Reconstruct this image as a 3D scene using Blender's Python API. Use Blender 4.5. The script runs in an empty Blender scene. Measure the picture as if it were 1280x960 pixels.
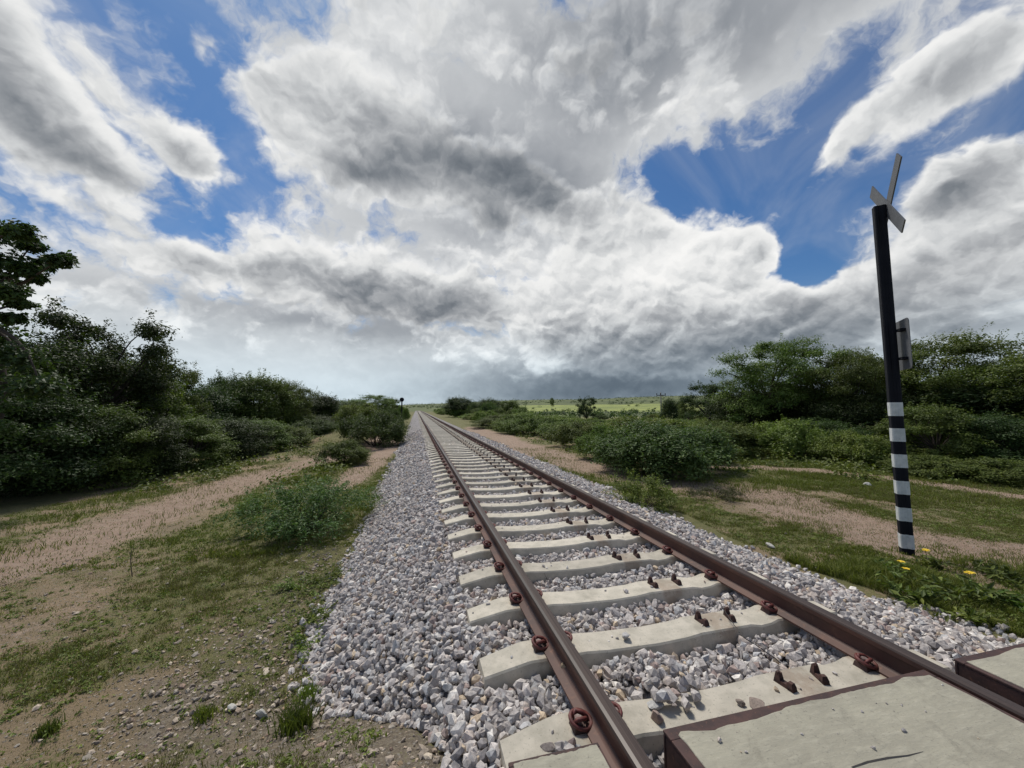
import bpy, math, random
import numpy as np
from mathutils import Vector

scene = bpy.context.scene
COL = scene.collection
R = math.radians
rng = np.random.default_rng(7)
random.seed(7)

# ------------------------------------------------------------------ camera
CAMZ = 2.0
F = 481.0
YAW, PITCH = R(14.015), R(3.6045)
ca, sa, cp, sp = math.cos(YAW), math.sin(YAW), math.cos(PITCH), math.sin(PITCH)
cd = bpy.data.cameras.new('camera')
cam = bpy.data.objects.new('camera', cd)
COL.objects.link(cam)
cam.location = (0, 0, CAMZ)
cam.rotation_euler = (math.pi / 2 + PITCH, 0, -YAW)
cd.sensor_width = 36.0
cd.lens = 36.0 * F / 1280
cd.clip_start = 0.05
cd.clip_end = 20000
scene.camera = cam


def at(px, D):
    """ground-plan point seen in column px of the photograph at distance D along the view axis"""
    r = (px - 640) / F
    return D * (ca * r + sa), D * (ca - sa * r)


def ray(x, y):
    r = (x - 640) / F
    u = -(y - 480) / F
    fx = cp - u * sp
    return (ca * r + sa * fx, -sa * r + ca * fx, sp + u * cp)


def gp(x, y, h):
    d = ray(x, y)
    t = -h / d[2]
    return d[0] * t, d[1] * t


def azel(x, y):
    d = ray(x, y)
    n = math.sqrt(sum(c * c for c in d))
    return math.atan2(d[0], d[1]), math.asin(d[2] / n)


# ------------------------------------------------------------------ numpy noise
def _hash(i, j, s):
    n = (i * 374761393 + j * 668265263 + s * 974634437) & 0xFFFFFFFF
    n = ((n ^ (n >> 13)) * 1274126177) & 0xFFFFFFFF
    n = n ^ (n >> 16)
    return (n & 0xFFFF) / 65535.0


def vnoise(x, y, s=0):
    x = np.asarray(x, float)
    y = np.asarray(y, float)
    i = np.floor(x).astype(np.int64)
    j = np.floor(y).astype(np.int64)
    fx, fy = x - i, y - j
    fx = fx * fx * (3 - 2 * fx)
    fy = fy * fy * (3 - 2 * fy)
    a, b = _hash(i, j, s), _hash(i + 1, j, s)
    c, d = _hash(i, j + 1, s), _hash(i + 1, j + 1, s)
    return (a * (1 - fx) + b * fx) * (1 - fy) + (c * (1 - fx) + d * fx) * fy


def fbm(x, y, s=0, o=4):
    v, a, t = 0, 1.0, 0
    for k in range(o):
        v = v + a * vnoise(np.asarray(x) * 2 ** k, np.asarray(y) * 2 ** k, s + k)
        t += a
        a *= 0.5
    return v / t


def sst(a, b, x):
    t = np.clip((np.asarray(x, float) - a) / (b - a), 0, 1)
    return t * t * (3 - 2 * t)


def polydist(X, Y, pts):
    d = np.full(np.shape(X), 1e9)
    for (x0, y0), (x1, y1) in zip(pts[:-1], pts[1:]):
        vx, vy = x1 - x0, y1 - y0
        t = np.clip(((X - x0) * vx + (Y - y0) * vy) / (vx * vx + vy * vy), 0, 1)
        d = np.minimum(d, np.hypot(X - x0 - t * vx, Y - y0 - t * vy))
    return d


# ------------------------------------------------------------------ object helpers
def link(o, parent=None):
    COL.objects.link(o)
    if parent is not None:
        o.parent = parent
    return o


def mesh_np(name, V, faces_flat, counts, mats, parent=None, midx=None, col=None, smooth=False, attrs=None):
    """one mesh object from numpy arrays"""
    me = bpy.data.meshes.new(name)
    V = np.asarray(V, np.float32)
    faces_flat = np.asarray(faces_flat, np.int32)
    counts = np.asarray(counts, np.int32)
    me.vertices.add(len(V))
    me.vertices.foreach_set('co', V.ravel())
    me.loops.add(len(faces_flat))
    me.loops.foreach_set('vertex_index', faces_flat)
    me.polygons.add(len(counts))
    st = np.zeros(len(counts), np.int32)
    st[1:] = np.cumsum(counts)[:-1]
    me.polygons.foreach_set('loop_start', st)
    me.polygons.foreach_set('loop_total', counts)
    for m in (mats if isinstance(mats, (list, tuple)) else [mats]):
        me.materials.append(m)
    if midx is not None:
        me.polygons.foreach_set('material_index', np.asarray(midx, np.int32))
    me.polygons.foreach_set('use_smooth', np.full(len(counts), smooth, bool))
    if col is not None:
        a = me.attributes.new('Col', 'FLOAT_COLOR', 'POINT')
        c4 = np.ones((len(V), 4), np.float32)
        c4[:, :3] = col
        a.data.foreach_set('color', c4.ravel())
    for k, v in (attrs or {}).items():
        a = me.attributes.new(k, 'FLOAT', 'POINT')
        a.data.foreach_set('value', np.asarray(v, np.float32))
    me.update(calc_edges=True)
    me.validate()
    return link(bpy.data.objects.new(name, me), parent)


class MB:
    """collects shapes and links them as one mesh"""

    def __init__(s):
        s.V, s.Fa, s.M = [], [], []

    def add(s, V, Fa, m=0):
        b = len(s.V)
        s.V += [tuple(v) for v in V]
        s.Fa += [tuple(i + b for i in f) for f in Fa]
        s.M += [m] * len(Fa)

    def box(s, x0, x1, y0, y1, z0, z1, m=0, taper=0.0):
        t = taper
        V = [(x0, y0, z0), (x1, y0, z0), (x1, y1, z0), (x0, y1, z0),
             (x0 + t, y0 + t, z1), (x1 - t, y0 + t, z1), (x1 - t, y1 - t, z1), (x0 + t, y1 - t, z1)]
        s.add(V, [(3, 2, 1, 0), (4, 5, 6, 7), (0, 1, 5, 4), (1, 2, 6, 5), (2, 3, 7, 6), (3, 0, 4, 7)], m)

    def tube(s, pts, rad, n=8, m=0, closed=False):
        pts = [Vector(p) for p in pts]
        N = len(pts)
        rad = rad if isinstance(rad, (list, tuple)) else [rad] * N
        V, Fa = [], []
        up = Vector((0.13, 0.21, 1)).normalized()
        for i, p in enumerate(pts):
            a = pts[(i - 1) % N] if (closed or i > 0) else pts[i]
            b = pts[(i + 1) % N] if (closed or i < N - 1) else pts[i]
            t = (b - a)
            t = t.normalized() if t.length > 1e-9 else Vector((0, 0, 1))
            u = t.cross(up)
            if u.length < 0.05:
                u = t.cross(Vector((1, 0, 0)))
            u.normalize()
            w = t.cross(u)
            for k in range(n):
                an = 2 * math.pi * k / n
                V.append(p + (u * math.cos(an) + w * math.sin(an)) * rad[i])
        for i in range(N if closed else N - 1):
            j = (i + 1) % N
            for k in range(n):
                l = (k + 1) % n
                Fa.append((i * n + k, i * n + l, j * n + l, j * n + k))
        if not closed:
            Fa.append(tuple(range(n - 1, -1, -1)))
            Fa.append(tuple((N - 1) * n + k for k in range(n)))
        s.add(V, Fa, m)

    def prism(s, poly, z0, z1, m=0, fn=None):
        n = len(poly)
        V = [(x, y, z0) for x, y in poly] + [(x, y, z1) for x, y in poly]
        if fn:
            V = [fn(v) for v in V]
        Fa = [tuple(range(n - 1, -1, -1)), tuple(range(n, 2 * n))]
        Fa += [(i, (i + 1) % n, n + (i + 1) % n, n + i) for i in range(n)]
        s.add(V, Fa, m)

    def build(s, name, mats, parent=None, smooth=False, bevel=0, loc=None):
        me = bpy.data.meshes.new(name)
        me.from_pydata([tuple(v) for v in s.V], [], s.Fa)
        for m in (mats if isinstance(mats, (list, tuple)) else [mats]):
            me.materials.append(m)
        for p, mi in zip(me.polygons, s.M):
            p.material_index = mi
            p.use_smooth = smooth
        o = link(bpy.data.objects.new(name, me), parent)
        if loc is not None:
            o.location = loc
        if bevel:
            b = o.modifiers.new('bevel', 'BEVEL')
            b.width = bevel
            b.segments = 2
            b.limit_method = 'ANGLE'
        return o


def tag(o, label=None, cat=None, group=None, kind=None):
    if label:
        o['label'] = label
    if cat:
        o['category'] = cat
    if group:
        o['group'] = group
    if kind:
        o['kind'] = kind
    return o


def empty(name, loc, rz=0.0):
    o = bpy.data.objects.new(name, None)
    COL.objects.link(o)
    o.location = loc
    o.rotation_euler = (0, 0, rz)
    o.empty_display_size = 0.2
    return o


# ------------------------------------------------------------------ materials
class NT:
    """small node-tree writer"""

    def __init__(s, nt):
        s.nt = nt
        nt.nodes.clear()

    def n(s, typ, **kw):
        nd = s.nt.nodes.new(typ)
        for k, v in kw.items():
            setattr(nd, k, v)
        return nd

    def l(s, a, b):
        s.nt.links.new(a, b)

    def put(s, sock, v):
        if isinstance(v, bpy.types.NodeSocket):
            s.l(v, sock)
        else:
            sock.default_value = v

    def m(s, op, a, b=None, c=None, clamp=False):
        nd = s.n('ShaderNodeMath', operation=op, use_clamp=clamp)
        s.put(nd.inputs[0], a)
        if b is not None:
            s.put(nd.inputs[1], b)
        if c is not None:
            s.put(nd.inputs[2], c)
        return nd.outputs[0]

    def vm(s, op, a, b=None, scale=None):
        nd = s.n('ShaderNodeVectorMath', operation=op)
        s.put(nd.inputs[0], a)
        if b is not None:
            s.put(nd.inputs[1], b)
        if scale is not None:
            s.put(nd.inputs['Scale'], scale)
        return nd.outputs[1] if op in ('LENGTH', 'DOT_PRODUCT') else nd.outputs[0]

    def ss(s, x, a, b, lo=0.0, hi=1.0):
        nd = s.n('ShaderNodeMapRange', interpolation_type='SMOOTHSTEP')
        s.put(nd.inputs[0], x)
        s.put(nd.inputs[1], a)
        s.put(nd.inputs[2], b)
        s.put(nd.inputs[3], lo)
        s.put(nd.inputs[4], hi)
        return nd.outputs[0]

    def mix(s, f, a, b, blend='MIX'):
        nd = s.n('ShaderNodeMix', data_type='RGBA', blend_type=blend)
        s.put(nd.inputs[0], f)
        s.put(nd.inputs[6], a)
        s.put(nd.inputs[7], b)
        return nd.outputs[2]

    def noise(s, vec, scale, detail=4.0, rough=0.5, dist=0.0, color=False):
        nd = s.n('ShaderNodeTexNoise')
        if vec is not None:
            s.l(vec, nd.inputs['Vector'])
        nd.inputs['Scale'].default_value = scale
        nd.inputs['Detail'].default_value = detail
        nd.inputs['Roughness'].default_value = rough
        nd.inputs['Distortion'].default_value = dist
        return nd.outputs[1] if color else nd.outputs[0]

    def voro(s, vec, scale, feature='F1', rand=1.0):
        nd = s.n('ShaderNodeTexVoronoi', feature=feature)
        if vec is not None:
            s.l(vec, nd.inputs['Vector'])
        nd.inputs['Scale'].default_value = scale
        nd.inputs['Randomness'].default_value = rand
        return nd

    def ramp(s, f, stops):
        nd = s.n('ShaderNodeValToRGB')
        el = nd.color_ramp.elements
        while len(el) < len(stops):
            el.new(0.5)
        for e, (p, c) in zip(el, stops):
            e.position = p
            e.color = (*c, 1) if len(c) == 3 else c
        s.put(nd.inputs[0], f)
        return nd.outputs[0]

    def attr(s, name, out=2):
        nd = s.n('ShaderNodeAttribute', attribute_name=name)
        return nd.outputs[out]

    def bump(s, h, strength=0.3, dist=0.02, normal=None):
        nd = s.n('ShaderNodeBump')
        nd.inputs['Strength'].default_value = strength
        nd.inputs['Distance'].default_value = dist
        s.l(h, nd.inputs['Height'])
        if normal is not None:
            s.l(normal, nd.inputs['Normal'])
        return nd.outputs[0]


def new_mat(name):
    m = bpy.data.materials.new(name)
    m.use_nodes = True
    t = NT(m.node_tree)
    out = t.n('ShaderNodeOutputMaterial')
    b = t.n('ShaderNodeBsdfPrincipled')
    t.l(b.outputs[0], out.inputs[0])
    t.b, t.out = b, out
    return m, t


def c4(*c):
    return (c[0], c[1], c[2], 1.0)


def mat_two(name, c_a, c_b, scale=6.0, rough=0.8, bump=0.2, bdist=0.01, metal=0.0, detail=6, lo=0.35, hi=0.65, fine=None):
    """two-tone weathered surface"""
    m, t = new_mat(name)
    tc = t.n('ShaderNodeTexCoord').outputs['Object']
    f = t.noise(tc, scale, detail, 0.6)
    c = t.mix(t.ss(f, lo, hi), c4(*c_a), c4(*c_b))
    if fine:
        g = t.noise(tc, fine[0], 3, 0.6)
        c = t.mix(t.ss(g, fine[2], fine[3]), c, c4(*fine[1]))
    t.l(c, t.b.inputs['Base Color'])
    t.b.inputs['Roughness'].default_value = rough
    t.b.inputs['Metallic'].default_value = metal
    if bump:
        h = t.noise(tc, scale * 7, 5, 0.65)
        t.l(t.bump(h, bump, bdist), t.b.inputs['Normal'])
    return m


M = {}
M['concrete'] = mat_two('concrete', (0.60, 0.545, 0.45), (0.48, 0.44, 0.36), 9, 0.9, 0.25, 0.006,
                        fine=(85, (0.30, 0.28, 0.235), 0.60, 0.72))
M['rust'] = mat_two('rust', (0.075, 0.036, 0.030), (0.042, 0.023, 0.021), 14, 0.75, 0.3, 0.004,
                    fine=(60, (0.13, 0.062, 0.04), 0.58, 0.75))
M['rail_rust'] = mat_two('rail_rust', (0.115, 0.050, 0.034), (0.066, 0.031, 0.024), 3.2, 0.6, 0.12, 0.002,
                         fine=(24, (0.175, 0.078, 0.046), 0.56, 0.78))
M['clip_rust'] = mat_two('clip_rust', (0.155, 0.036, 0.030), (0.085, 0.027, 0.024), 30, 0.6, 0.2, 0.002)
M['dark_rust'] = mat_two('dark_rust', (0.080, 0.036, 0.027), (0.036, 0.020, 0.018), 30, 0.8, 0.4, 0.004)
M['bolt'] = mat_two('bolt', (0.30, 0.25, 0.23), (0.17, 0.11, 0.10), 40, 0.5, 0.2, 0.002, metal=0.4)
M['post_black'] = mat_two('post_black', (0.0045, 0.0055, 0.010), (0.008, 0.009, 0.014), 5, 0.7, 0.15, 0.004)
M['post_black'].node_tree.nodes['Principled BSDF'].inputs['Specular IOR Level'].default_value = 0.2
M['post_white'] = mat_two('post_white', (0.62, 0.64, 0.63), (0.47, 0.50, 0.50), 11, 0.6, 0.15, 0.003,
                          fine=(45, (0.33, 0.34, 0.33), 0.62, 0.75))
M['sign_grey'] = mat_two('sign_grey', (0.105, 0.11, 0.12), (0.085, 0.09, 0.10), 5, 0.6, 0.05, 0.002)
M['wire'] = mat_two('wire', (0.012, 0.012, 0.014), (0.03, 0.025, 0.02), 30, 0.5, 0.0)
M['bark'] = mat_two('bark', (0.085, 0.065, 0.05), (0.045, 0.036, 0.03), 7, 0.95, 0.6, 0.03)
M['pole_wood'] = mat_two('pole_wood', (0.22, 0.21, 0.19), (0.15, 0.14, 0.13), 4, 0.9, 0.2, 0.01)
M['white_rock'] = mat_two('white_rock', (0.55, 0.53, 0.48), (0.36, 0.34, 0.30), 5, 0.9, 0.5, 0.03)
M['flower'] = mat_two('flower', (0.75, 0.55, 0.02), (0.70, 0.45, 0.01), 40, 0.6, 0.0)
M['dry_stem'] = mat_two('dry_stem', (0.16, 0.12, 0.085), (0.09, 0.07, 0.05), 30, 0.9, 0.0)

m = M['concrete'].copy()
m.name = 'sleeper_concrete'
M['sleeper'] = m
t = NT.__new__(NT)
t.nt = m.node_tree
b_ = m.node_tree.nodes['Principled BSDF']
old = b_.inputs['Base Color'].links[0].from_socket
tcs = t.n('ShaderNodeTexCoord').outputs['Object']
sx_ = t.n('ShaderNodeSeparateXYZ')
t.l(tcs, sx_.inputs[0])
oi = t.n('ShaderNodeObjectInfo')
vv = t.vm('ADD', tcs, t.vm('SCALE', (37.0, 11.0, 5.0), scale=oi.outputs['Random']))
st = t.noise(vv, 16, 5, 0.65)
near = None
for xc, wd in ((0.80, 0.22), (2.465, 0.22), (1.95, 0.17)):
    q = t.ss(t.m('ABSOLUTE', t.m('SUBTRACT', sx_.outputs[0], xc)), wd, 0.03)
    near = q if near is None else t.m('MAXIMUM', near, q)
f = t.m('MULTIPLY', t.ss(t.m('ADD', t.m('MULTIPLY', near, 0.42), t.m('MULTIPLY', st, 0.75)), 0.52, 0.85), 0.55)
c = t.mix(f, old, c4(0.235, 0.150, 0.095))
dirt_ = t.noise(vv, 5, 6, 0.65)
c = t.mix(t.ss(dirt_, 0.50, 0.72, 0, 0.55), c, c4(0.30, 0.275, 0.215))
bright = t.ss(oi.outputs['Random'], 0, 1, 0.84, 1.10)
cc_ = t.n('ShaderNodeCombineColor')
for i in range(3):
    t.l(bright, cc_.inputs[i])
c = t.mix(1.0, c, cc_.outputs[0], 'MULTIPLY')
t.l(c, b_.inputs['Base Color'])

# polished rail head
m, t = new_mat('rail_head')
tc = t.n('ShaderNodeTexCoord').outputs['Object']
mp = t.n('ShaderNodeMapping')
mp.inputs['Scale'].default_value = (60, 0.7, 1)
t.l(tc, mp.inputs[0])
st = t.noise(mp.outputs[0], 2.0, 5, 0.6)
c = t.mix(t.ss(st, 0.35, 0.68), c4(0.075, 0.052, 0.044), c4(0.042, 0.028, 0.024))
t.l(c, t.b.inputs['Base Color'])
t.b.inputs['Metallic'].default_value = 0.35
t.l(t.ss(st, 0.3, 0.7, 0.42, 0.6), t.b.inputs['Roughness'])
M['rail_head'] = m

m, t = new_mat('rail_band')
t.b.inputs['Base Color'].default_value = c4(0.12, 0.11, 0.105)
t.b.inputs['Metallic'].default_value = 0.9
t.b.inputs['Roughness'].default_value = 0.33
M['rail_band'] = m

# crossing slab concrete, with dry cracks
m, t = new_mat('slab_concrete')
tc = t.n('ShaderNodeTexCoord').outputs['Object']
big = t.noise(tc, 2.2, 6, 0.6)
c = t.mix(t.ss(big, 0.35, 0.65), c4(0.40, 0.375, 0.29), c4(0.30, 0.28, 0.22))
mp = t.n('ShaderNodeMapping')
mp.inputs['Rotation'].default_value = (0, 0, 0.5)
mp.inputs['Scale'].default_value = (6, 26, 6)
t.l(tc, mp.inputs[0])
brush = t.noise(mp.outputs[0], 1.6, 6, 0.65)
c = t.mix(t.ss(brush, 0.45, 0.75, 0, 0.5), c, c4(0.47, 0.44, 0.35))
c = t.mix(t.ss(t.noise(tc, 6.5, 7, 0.7, 0.8), 0.50, 0.72, 0, 0.6), c, c4(0.20, 0.185, 0.145))
sp2 = t.noise(tc, 90, 3, 0.6)
c = t.mix(t.ss(sp2, 0.6, 0.72, 0, 0.6), c, c4(0.16, 0.15, 0.125))
t.l(c, t.b.inputs['Base Color'])
t.b.inputs['Roughness'].default_value = 0.92
hh = t.m('ADD', t.m('MULTIPLY', brush, 0.7), t.m('MULTIPLY', t.noise(tc, 55, 6, 0.7), 0.5))
t.l(t.bump(hh, 0.55, 0.012), t.b.inputs['Normal'])
M['slab_concrete'] = m

# stones
m, t = new_mat('stone')
tc = t.n('ShaderNodeTexCoord').outputs['Object']
col = t.attr('Col', 0)
g1 = t.noise(tc, 60, 6, 0.7)
g2 = t.noise(tc, 260, 4, 0.7)
k = t.m('ADD', t.ss(g1, 0.3, 0.7, 0.72, 1.22), t.ss(g2, 0.35, 0.65, -0.12, 0.12))
kc = t.n('ShaderNodeCombineColor')
for i in range(3):
    t.l(k, kc.inputs[i])
c = t.mix(1.0, col, kc.outputs[0], 'MULTIPLY')
t.l(c, t.b.inputs['Base Color'])
t.b.inputs['Roughness'].default_value = 0.88
t.l(t.bump(g1, 0.35, 0.006), t.b.inputs['Normal'])
M['stone'] = m

# ballast bed seen far off / between the stones: cells the size of stones
m, t = new_mat('ballast_bed')
tc = t.n('ShaderNodeTexCoord').outputs['Object']
v = t.voro(tc, 19)
hv = t.n('ShaderNodeSeparateColor')
t.l(v.outputs['Color'], hv.inputs[0])
c = t.ramp(hv.outputs[0], [(0.0, (0.17, 0.16, 0.165)), (0.35, (0.27, 0.255, 0.255)), (0.7, (0.37, 0.355, 0.35)),
                           (0.9, (0.36, 0.30, 0.28)), (1.0, (0.52, 0.51, 0.50))])
c = t.mix(t.ss(v.outputs['Distance'], 0.45, 0.85, 0, 0.6), c, c4(0.11, 0.10, 0.10))
t.l(c, t.b.inputs['Base Color'])
t.b.inputs['Roughness'].default_value = 0.9
t.l(t.bump(t.m('SUBTRACT', 1.0, v.outputs['Distance']), 0.9, 0.05), t.b.inputs['Normal'])
M['ballast_bed'] = m

# ground
m, t = new_mat('ground')
tc = t.n('ShaderNodeTexCoord').outputs['Object']
gr, dirt, field, stony = (t.attr(a) for a in ('grass', 'dirt', 'field', 'stony'))
n1 = t.noise(tc, 1.1, 7, 0.6)
n2 = t.noise(tc, 7.0, 6, 0.65)
n3 = t.noise(tc, 34, 6, 0.75)
n4 = t.noise(tc, 130, 4, 0.7)
peb = t.voro(tc, 42)
pc = t.n('ShaderNodeSeparateColor')
t.l(peb.outputs['Color'], pc.inputs[0])
pmask = t.m('MULTIPLY', t.ss(peb.outputs['Distance'], 0.42, 0.30), t.ss(pc.outputs[0], 0.70, 0.74))
soil = t.mix(t.ss(n1, 0.35, 0.65), c4(0.285, 0.205, 0.118), c4(0.215, 0.162, 0.092))
soil = t.mix(t.ss(n2, 0.48, 0.72, 0, 0.75), soil, c4(0.31, 0.24, 0.155))
soil = t.mix(t.ss(n3, 0.58, 0.75, 0, 0.6), soil, c4(0.12, 0.085, 0.055))
path = t.mix(t.ss(n2, 0.35, 0.7), c4(0.300, 0.203, 0.145), c4(0.39, 0.285, 0.210))
path = t.mix(t.ss(n3, 0.55, 0.72, 0, 0.5), path, c4(0.17, 0.125, 0.09))
c = t.mix(t.ss(t.m('ADD', dirt, t.m('MULTIPLY_ADD', t.m('SUBTRACT', n3, 0.5), 0.8, t.m('MULTIPLY', t.m('SUBTRACT', n2, 0.5), 1.4))), 0.3, 0.8), soil, path)
grit = t.mix(t.ss(n3, 0.4, 0.62), c4(0.125, 0.098, 0.068), c4(0.27, 0.225, 0.165))
c = t.mix(t.ss(t.m('ADD', stony, t.m('MULTIPLY', t.m('SUBTRACT', n2, 0.5), 0.8)), 0.3, 0.7), c, grit)
green = t.mix(t.ss(n2, 0.35, 0.68), c4(0.105, 0.118, 0.030), c4(0.185, 0.172, 0.055))
green = t.mix(t.ss(n4, 0.45, 0.65, 0, 0.55), green, c4(0.045, 0.050, 0.016))
c = t.mix(t.ss(n4, 0.47, 0.70, 0, 0.5), c, c4(0.095, 0.068, 0.040))
c = t.mix(t.ss(n4, 0.50, 0.32, 0, 0.35), c, c4(0.36, 0.29, 0.215))
c = t.mix(t.m('MULTIPLY', pmask, 0.8), c, t.mix(pc.outputs[1], c4(0.17, 0.145, 0.115), c4(0.42, 0.38, 0.33)))
gm = t.m('ADD', gr, t.m('ADD', t.m('MULTIPLY', t.m('SUBTRACT', n2, 0.5), 1.5), t.m('MULTIPLY', t.m('SUBTRACT', n3, 0.5), 1.9)))
c = t.mix(t.ss(gm, 0.46, 0.66, 0, 0.85), c, green)
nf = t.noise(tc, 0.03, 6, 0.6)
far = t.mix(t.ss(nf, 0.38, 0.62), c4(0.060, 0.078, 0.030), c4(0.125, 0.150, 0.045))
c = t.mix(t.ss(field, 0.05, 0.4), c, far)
c = t.mix(t.ss(field, 0.6, 0.9), c, t.mix(t.ss(nf, 0.35, 0.65), c4(0.31, 0.345, 0.085), c4(0.150, 0.185, 0.052)))  # sunlit patch of the far hillside, its sunlight painted in as brighter yellow-green
t.l(c, t.b.inputs['Base Color'])
t.b.inputs['Roughness'].default_value = 0.95
h = t.m('ADD', t.m('ADD', t.m('MULTIPLY', n2, 0.5), t.m('MULTIPLY', n3, 0.5)), t.m('MULTIPLY_ADD', n4, 0.25, t.m('MULTIPLY', pmask, 0.25)))
t.l(t.bump(h, 0.9, 0.045), t.b.inputs['Normal'])
M['ground'] = m


def leaf_mat(name, trans=0.25, rough=0.55):
    m, t = new_mat(name)
    col = t.attr('Col', 0)
    oi = t.n('ShaderNodeObjectInfo')
    hsv = t.n('ShaderNodeHueSaturation')
    t.l(col, hsv.inputs['Color'])
    t.l(t.ss(oi.outputs['Random'], 0, 1, 0.485, 0.515), hsv.inputs['Hue'])
    t.l(t.ss(oi.outputs['Random'], 0, 1, 0.82, 1.22), hsv.inputs['Value'])
    t.l(hsv.outputs[0], t.b.inputs['Base Color'])
    t.b.inputs['Roughness'].default_value = rough
    t.b.inputs['Specular IOR Level'].default_value = 0.3
    tr = t.n('ShaderNodeBsdfTranslucent')
    t.l(t.mix(1.0, hsv.outputs[0], c4(1.1, 1.25, 0.55), 'MULTIPLY'), tr.inputs[0])
    mx = t.n('ShaderNodeMixShader')
    mx.inputs[0].default_value = trans
    t.l(t.b.outputs[0], mx.inputs[1])
    t.l(tr.outputs[0], mx.inputs[2])
    t.l(mx.outputs[0], t.out.inputs[0])
    return m


M['leaf'] = leaf_mat('leaf')
M['grass'] = leaf_mat('grass_blade', 0.3, 0.7)

# ------------------------------------------------------------------ terrain
PATH_L = [(-6.6, 1.0), (-5.6, 4.5), (-5.1, 6.5), (-4.95, 7.9), (-4.75, 9.9), (-4.25, 13.5), (-3.1, 16.9), (-1.9, 20.4), (-1.5, 26)]
PATCH_L = [(-3.6, 4.6), (-3.1, 6.2), (-4.4, 6.0)]
SPOT_L = [(-1.9, 10.3), (-1.45, 14.4), (-1.3, 19.2), (-1.4, 24)]
PATH_R = [(4.9, 34), (4.7, 21.7), (4.75, 12.9), (5.0, 8.6), (5.9, 7.1), (6.7, 6.3), (6.4, 5.1), (6.1, 3.6), (6.9, 2.6)]
PATH_R2 = [(8.2, 10.4), (10.2, 9.2), (11.1, 8.3), (11.6, 7.4), (12.0, 6.1), (12.1, 5.0), (11.9, 3.0)]
ZRAIL = 0.75
ZSEAT = 0.60


def toe_left(Y):
    return -0.79 + 0.20 * (fbm(np.asarray(Y) * 0.9, 3.3, 5, 3) - 0.5) + 0.80 * sst(3.7, 1.6, Y)


def toe_right(Y):
    return 4.02 + 0.35 * (fbm(np.asarray(Y) * 0.8, 9.1, 8, 3) - 0.5) + 0.3 * sst(3.4, 1.8, Y)


def terrain(X, Y):
    X = np.asarray(X, float)
    Y = np.asarray(Y, float)
    zl = 0.05 - 0.012 * np.clip(-X - 1, 0, 9) + 0.10 * sst(-9, -14, X)
    zr = 0.31 - 0.012 * np.clip(X - 4, 0, 14)
    k = sst(-0.9, 4.0, X)
    z = zl * (1 - k) + zr * k
    z = z + 0.10 * (fbm(X * 0.35, Y * 0.35, 11, 3) - 0.5) + 0.05 * (fbm(X * 1.7, Y * 1.7, 21, 3) - 0.5)
    # the dirt road climbing to the crossing
    z = z + 0.42 * sst(2.9, 1.5, Y) * sst(-3.0, -0.15, X) * (1 - sst(0.2, 1.2, X))
    z = z + 0.34 * sst(1.9, 0.9, Y) * sst(3.0, 4.2, X) * (1 - sst(5, 9, X))
    # wheel-worn paths
    z = z - 0.05 * sst(0.9, 0.3, polydist(X, Y, PATH_L)) - 0.05 * sst(0.8, 0.2, polydist(X, Y, PATH_R))
    # mound beside the track
    z = z + 0.9 * np.exp(-(((X + 4.2) / 2.2) ** 2 + ((Y - 27) / 5.0) ** 2))
    D = np.hypot(X, Y)
    az = np.degrees(np.arctan2(X, np.maximum(Y, 1e-3)))
    hill = 16 + 25 * sst(3, 22, az) + 5 * np.sin(az * 0.21) + 7 * (fbm(az * 0.12, D * 0.002, 31, 4) - 0.5)
    back = sst(-30, 60, Y)
    z = z + hill * sst(230, 1650, D) * back
    # the line runs level to the crest
    tr = sst(70, 220, Y) * (1 - sst(4, 16, np.abs(X - 1.6))) * (1 - sst(240, 400, Y))
    z = z * (1 - tr) + 0.42 * tr
    z = z - 2.3 * sst(16, 90, D) * sst(7, 24, X) * (1 - sst(300, 600, D))
    return z


def axis(near_lo, near_hi, step, far_lo, far_hi, growth):
    a = list(np.arange(near_lo, near_hi + 1e-6, step))
    s, x = step, near_hi
    while x < far_hi:
        s *= growth
        x += s
        a.append(x)
    s, x = step, near_lo
    while x > far_lo:
        s *= growth
        x -= s
        a.insert(0, x)
    return np.array(a)


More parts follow.
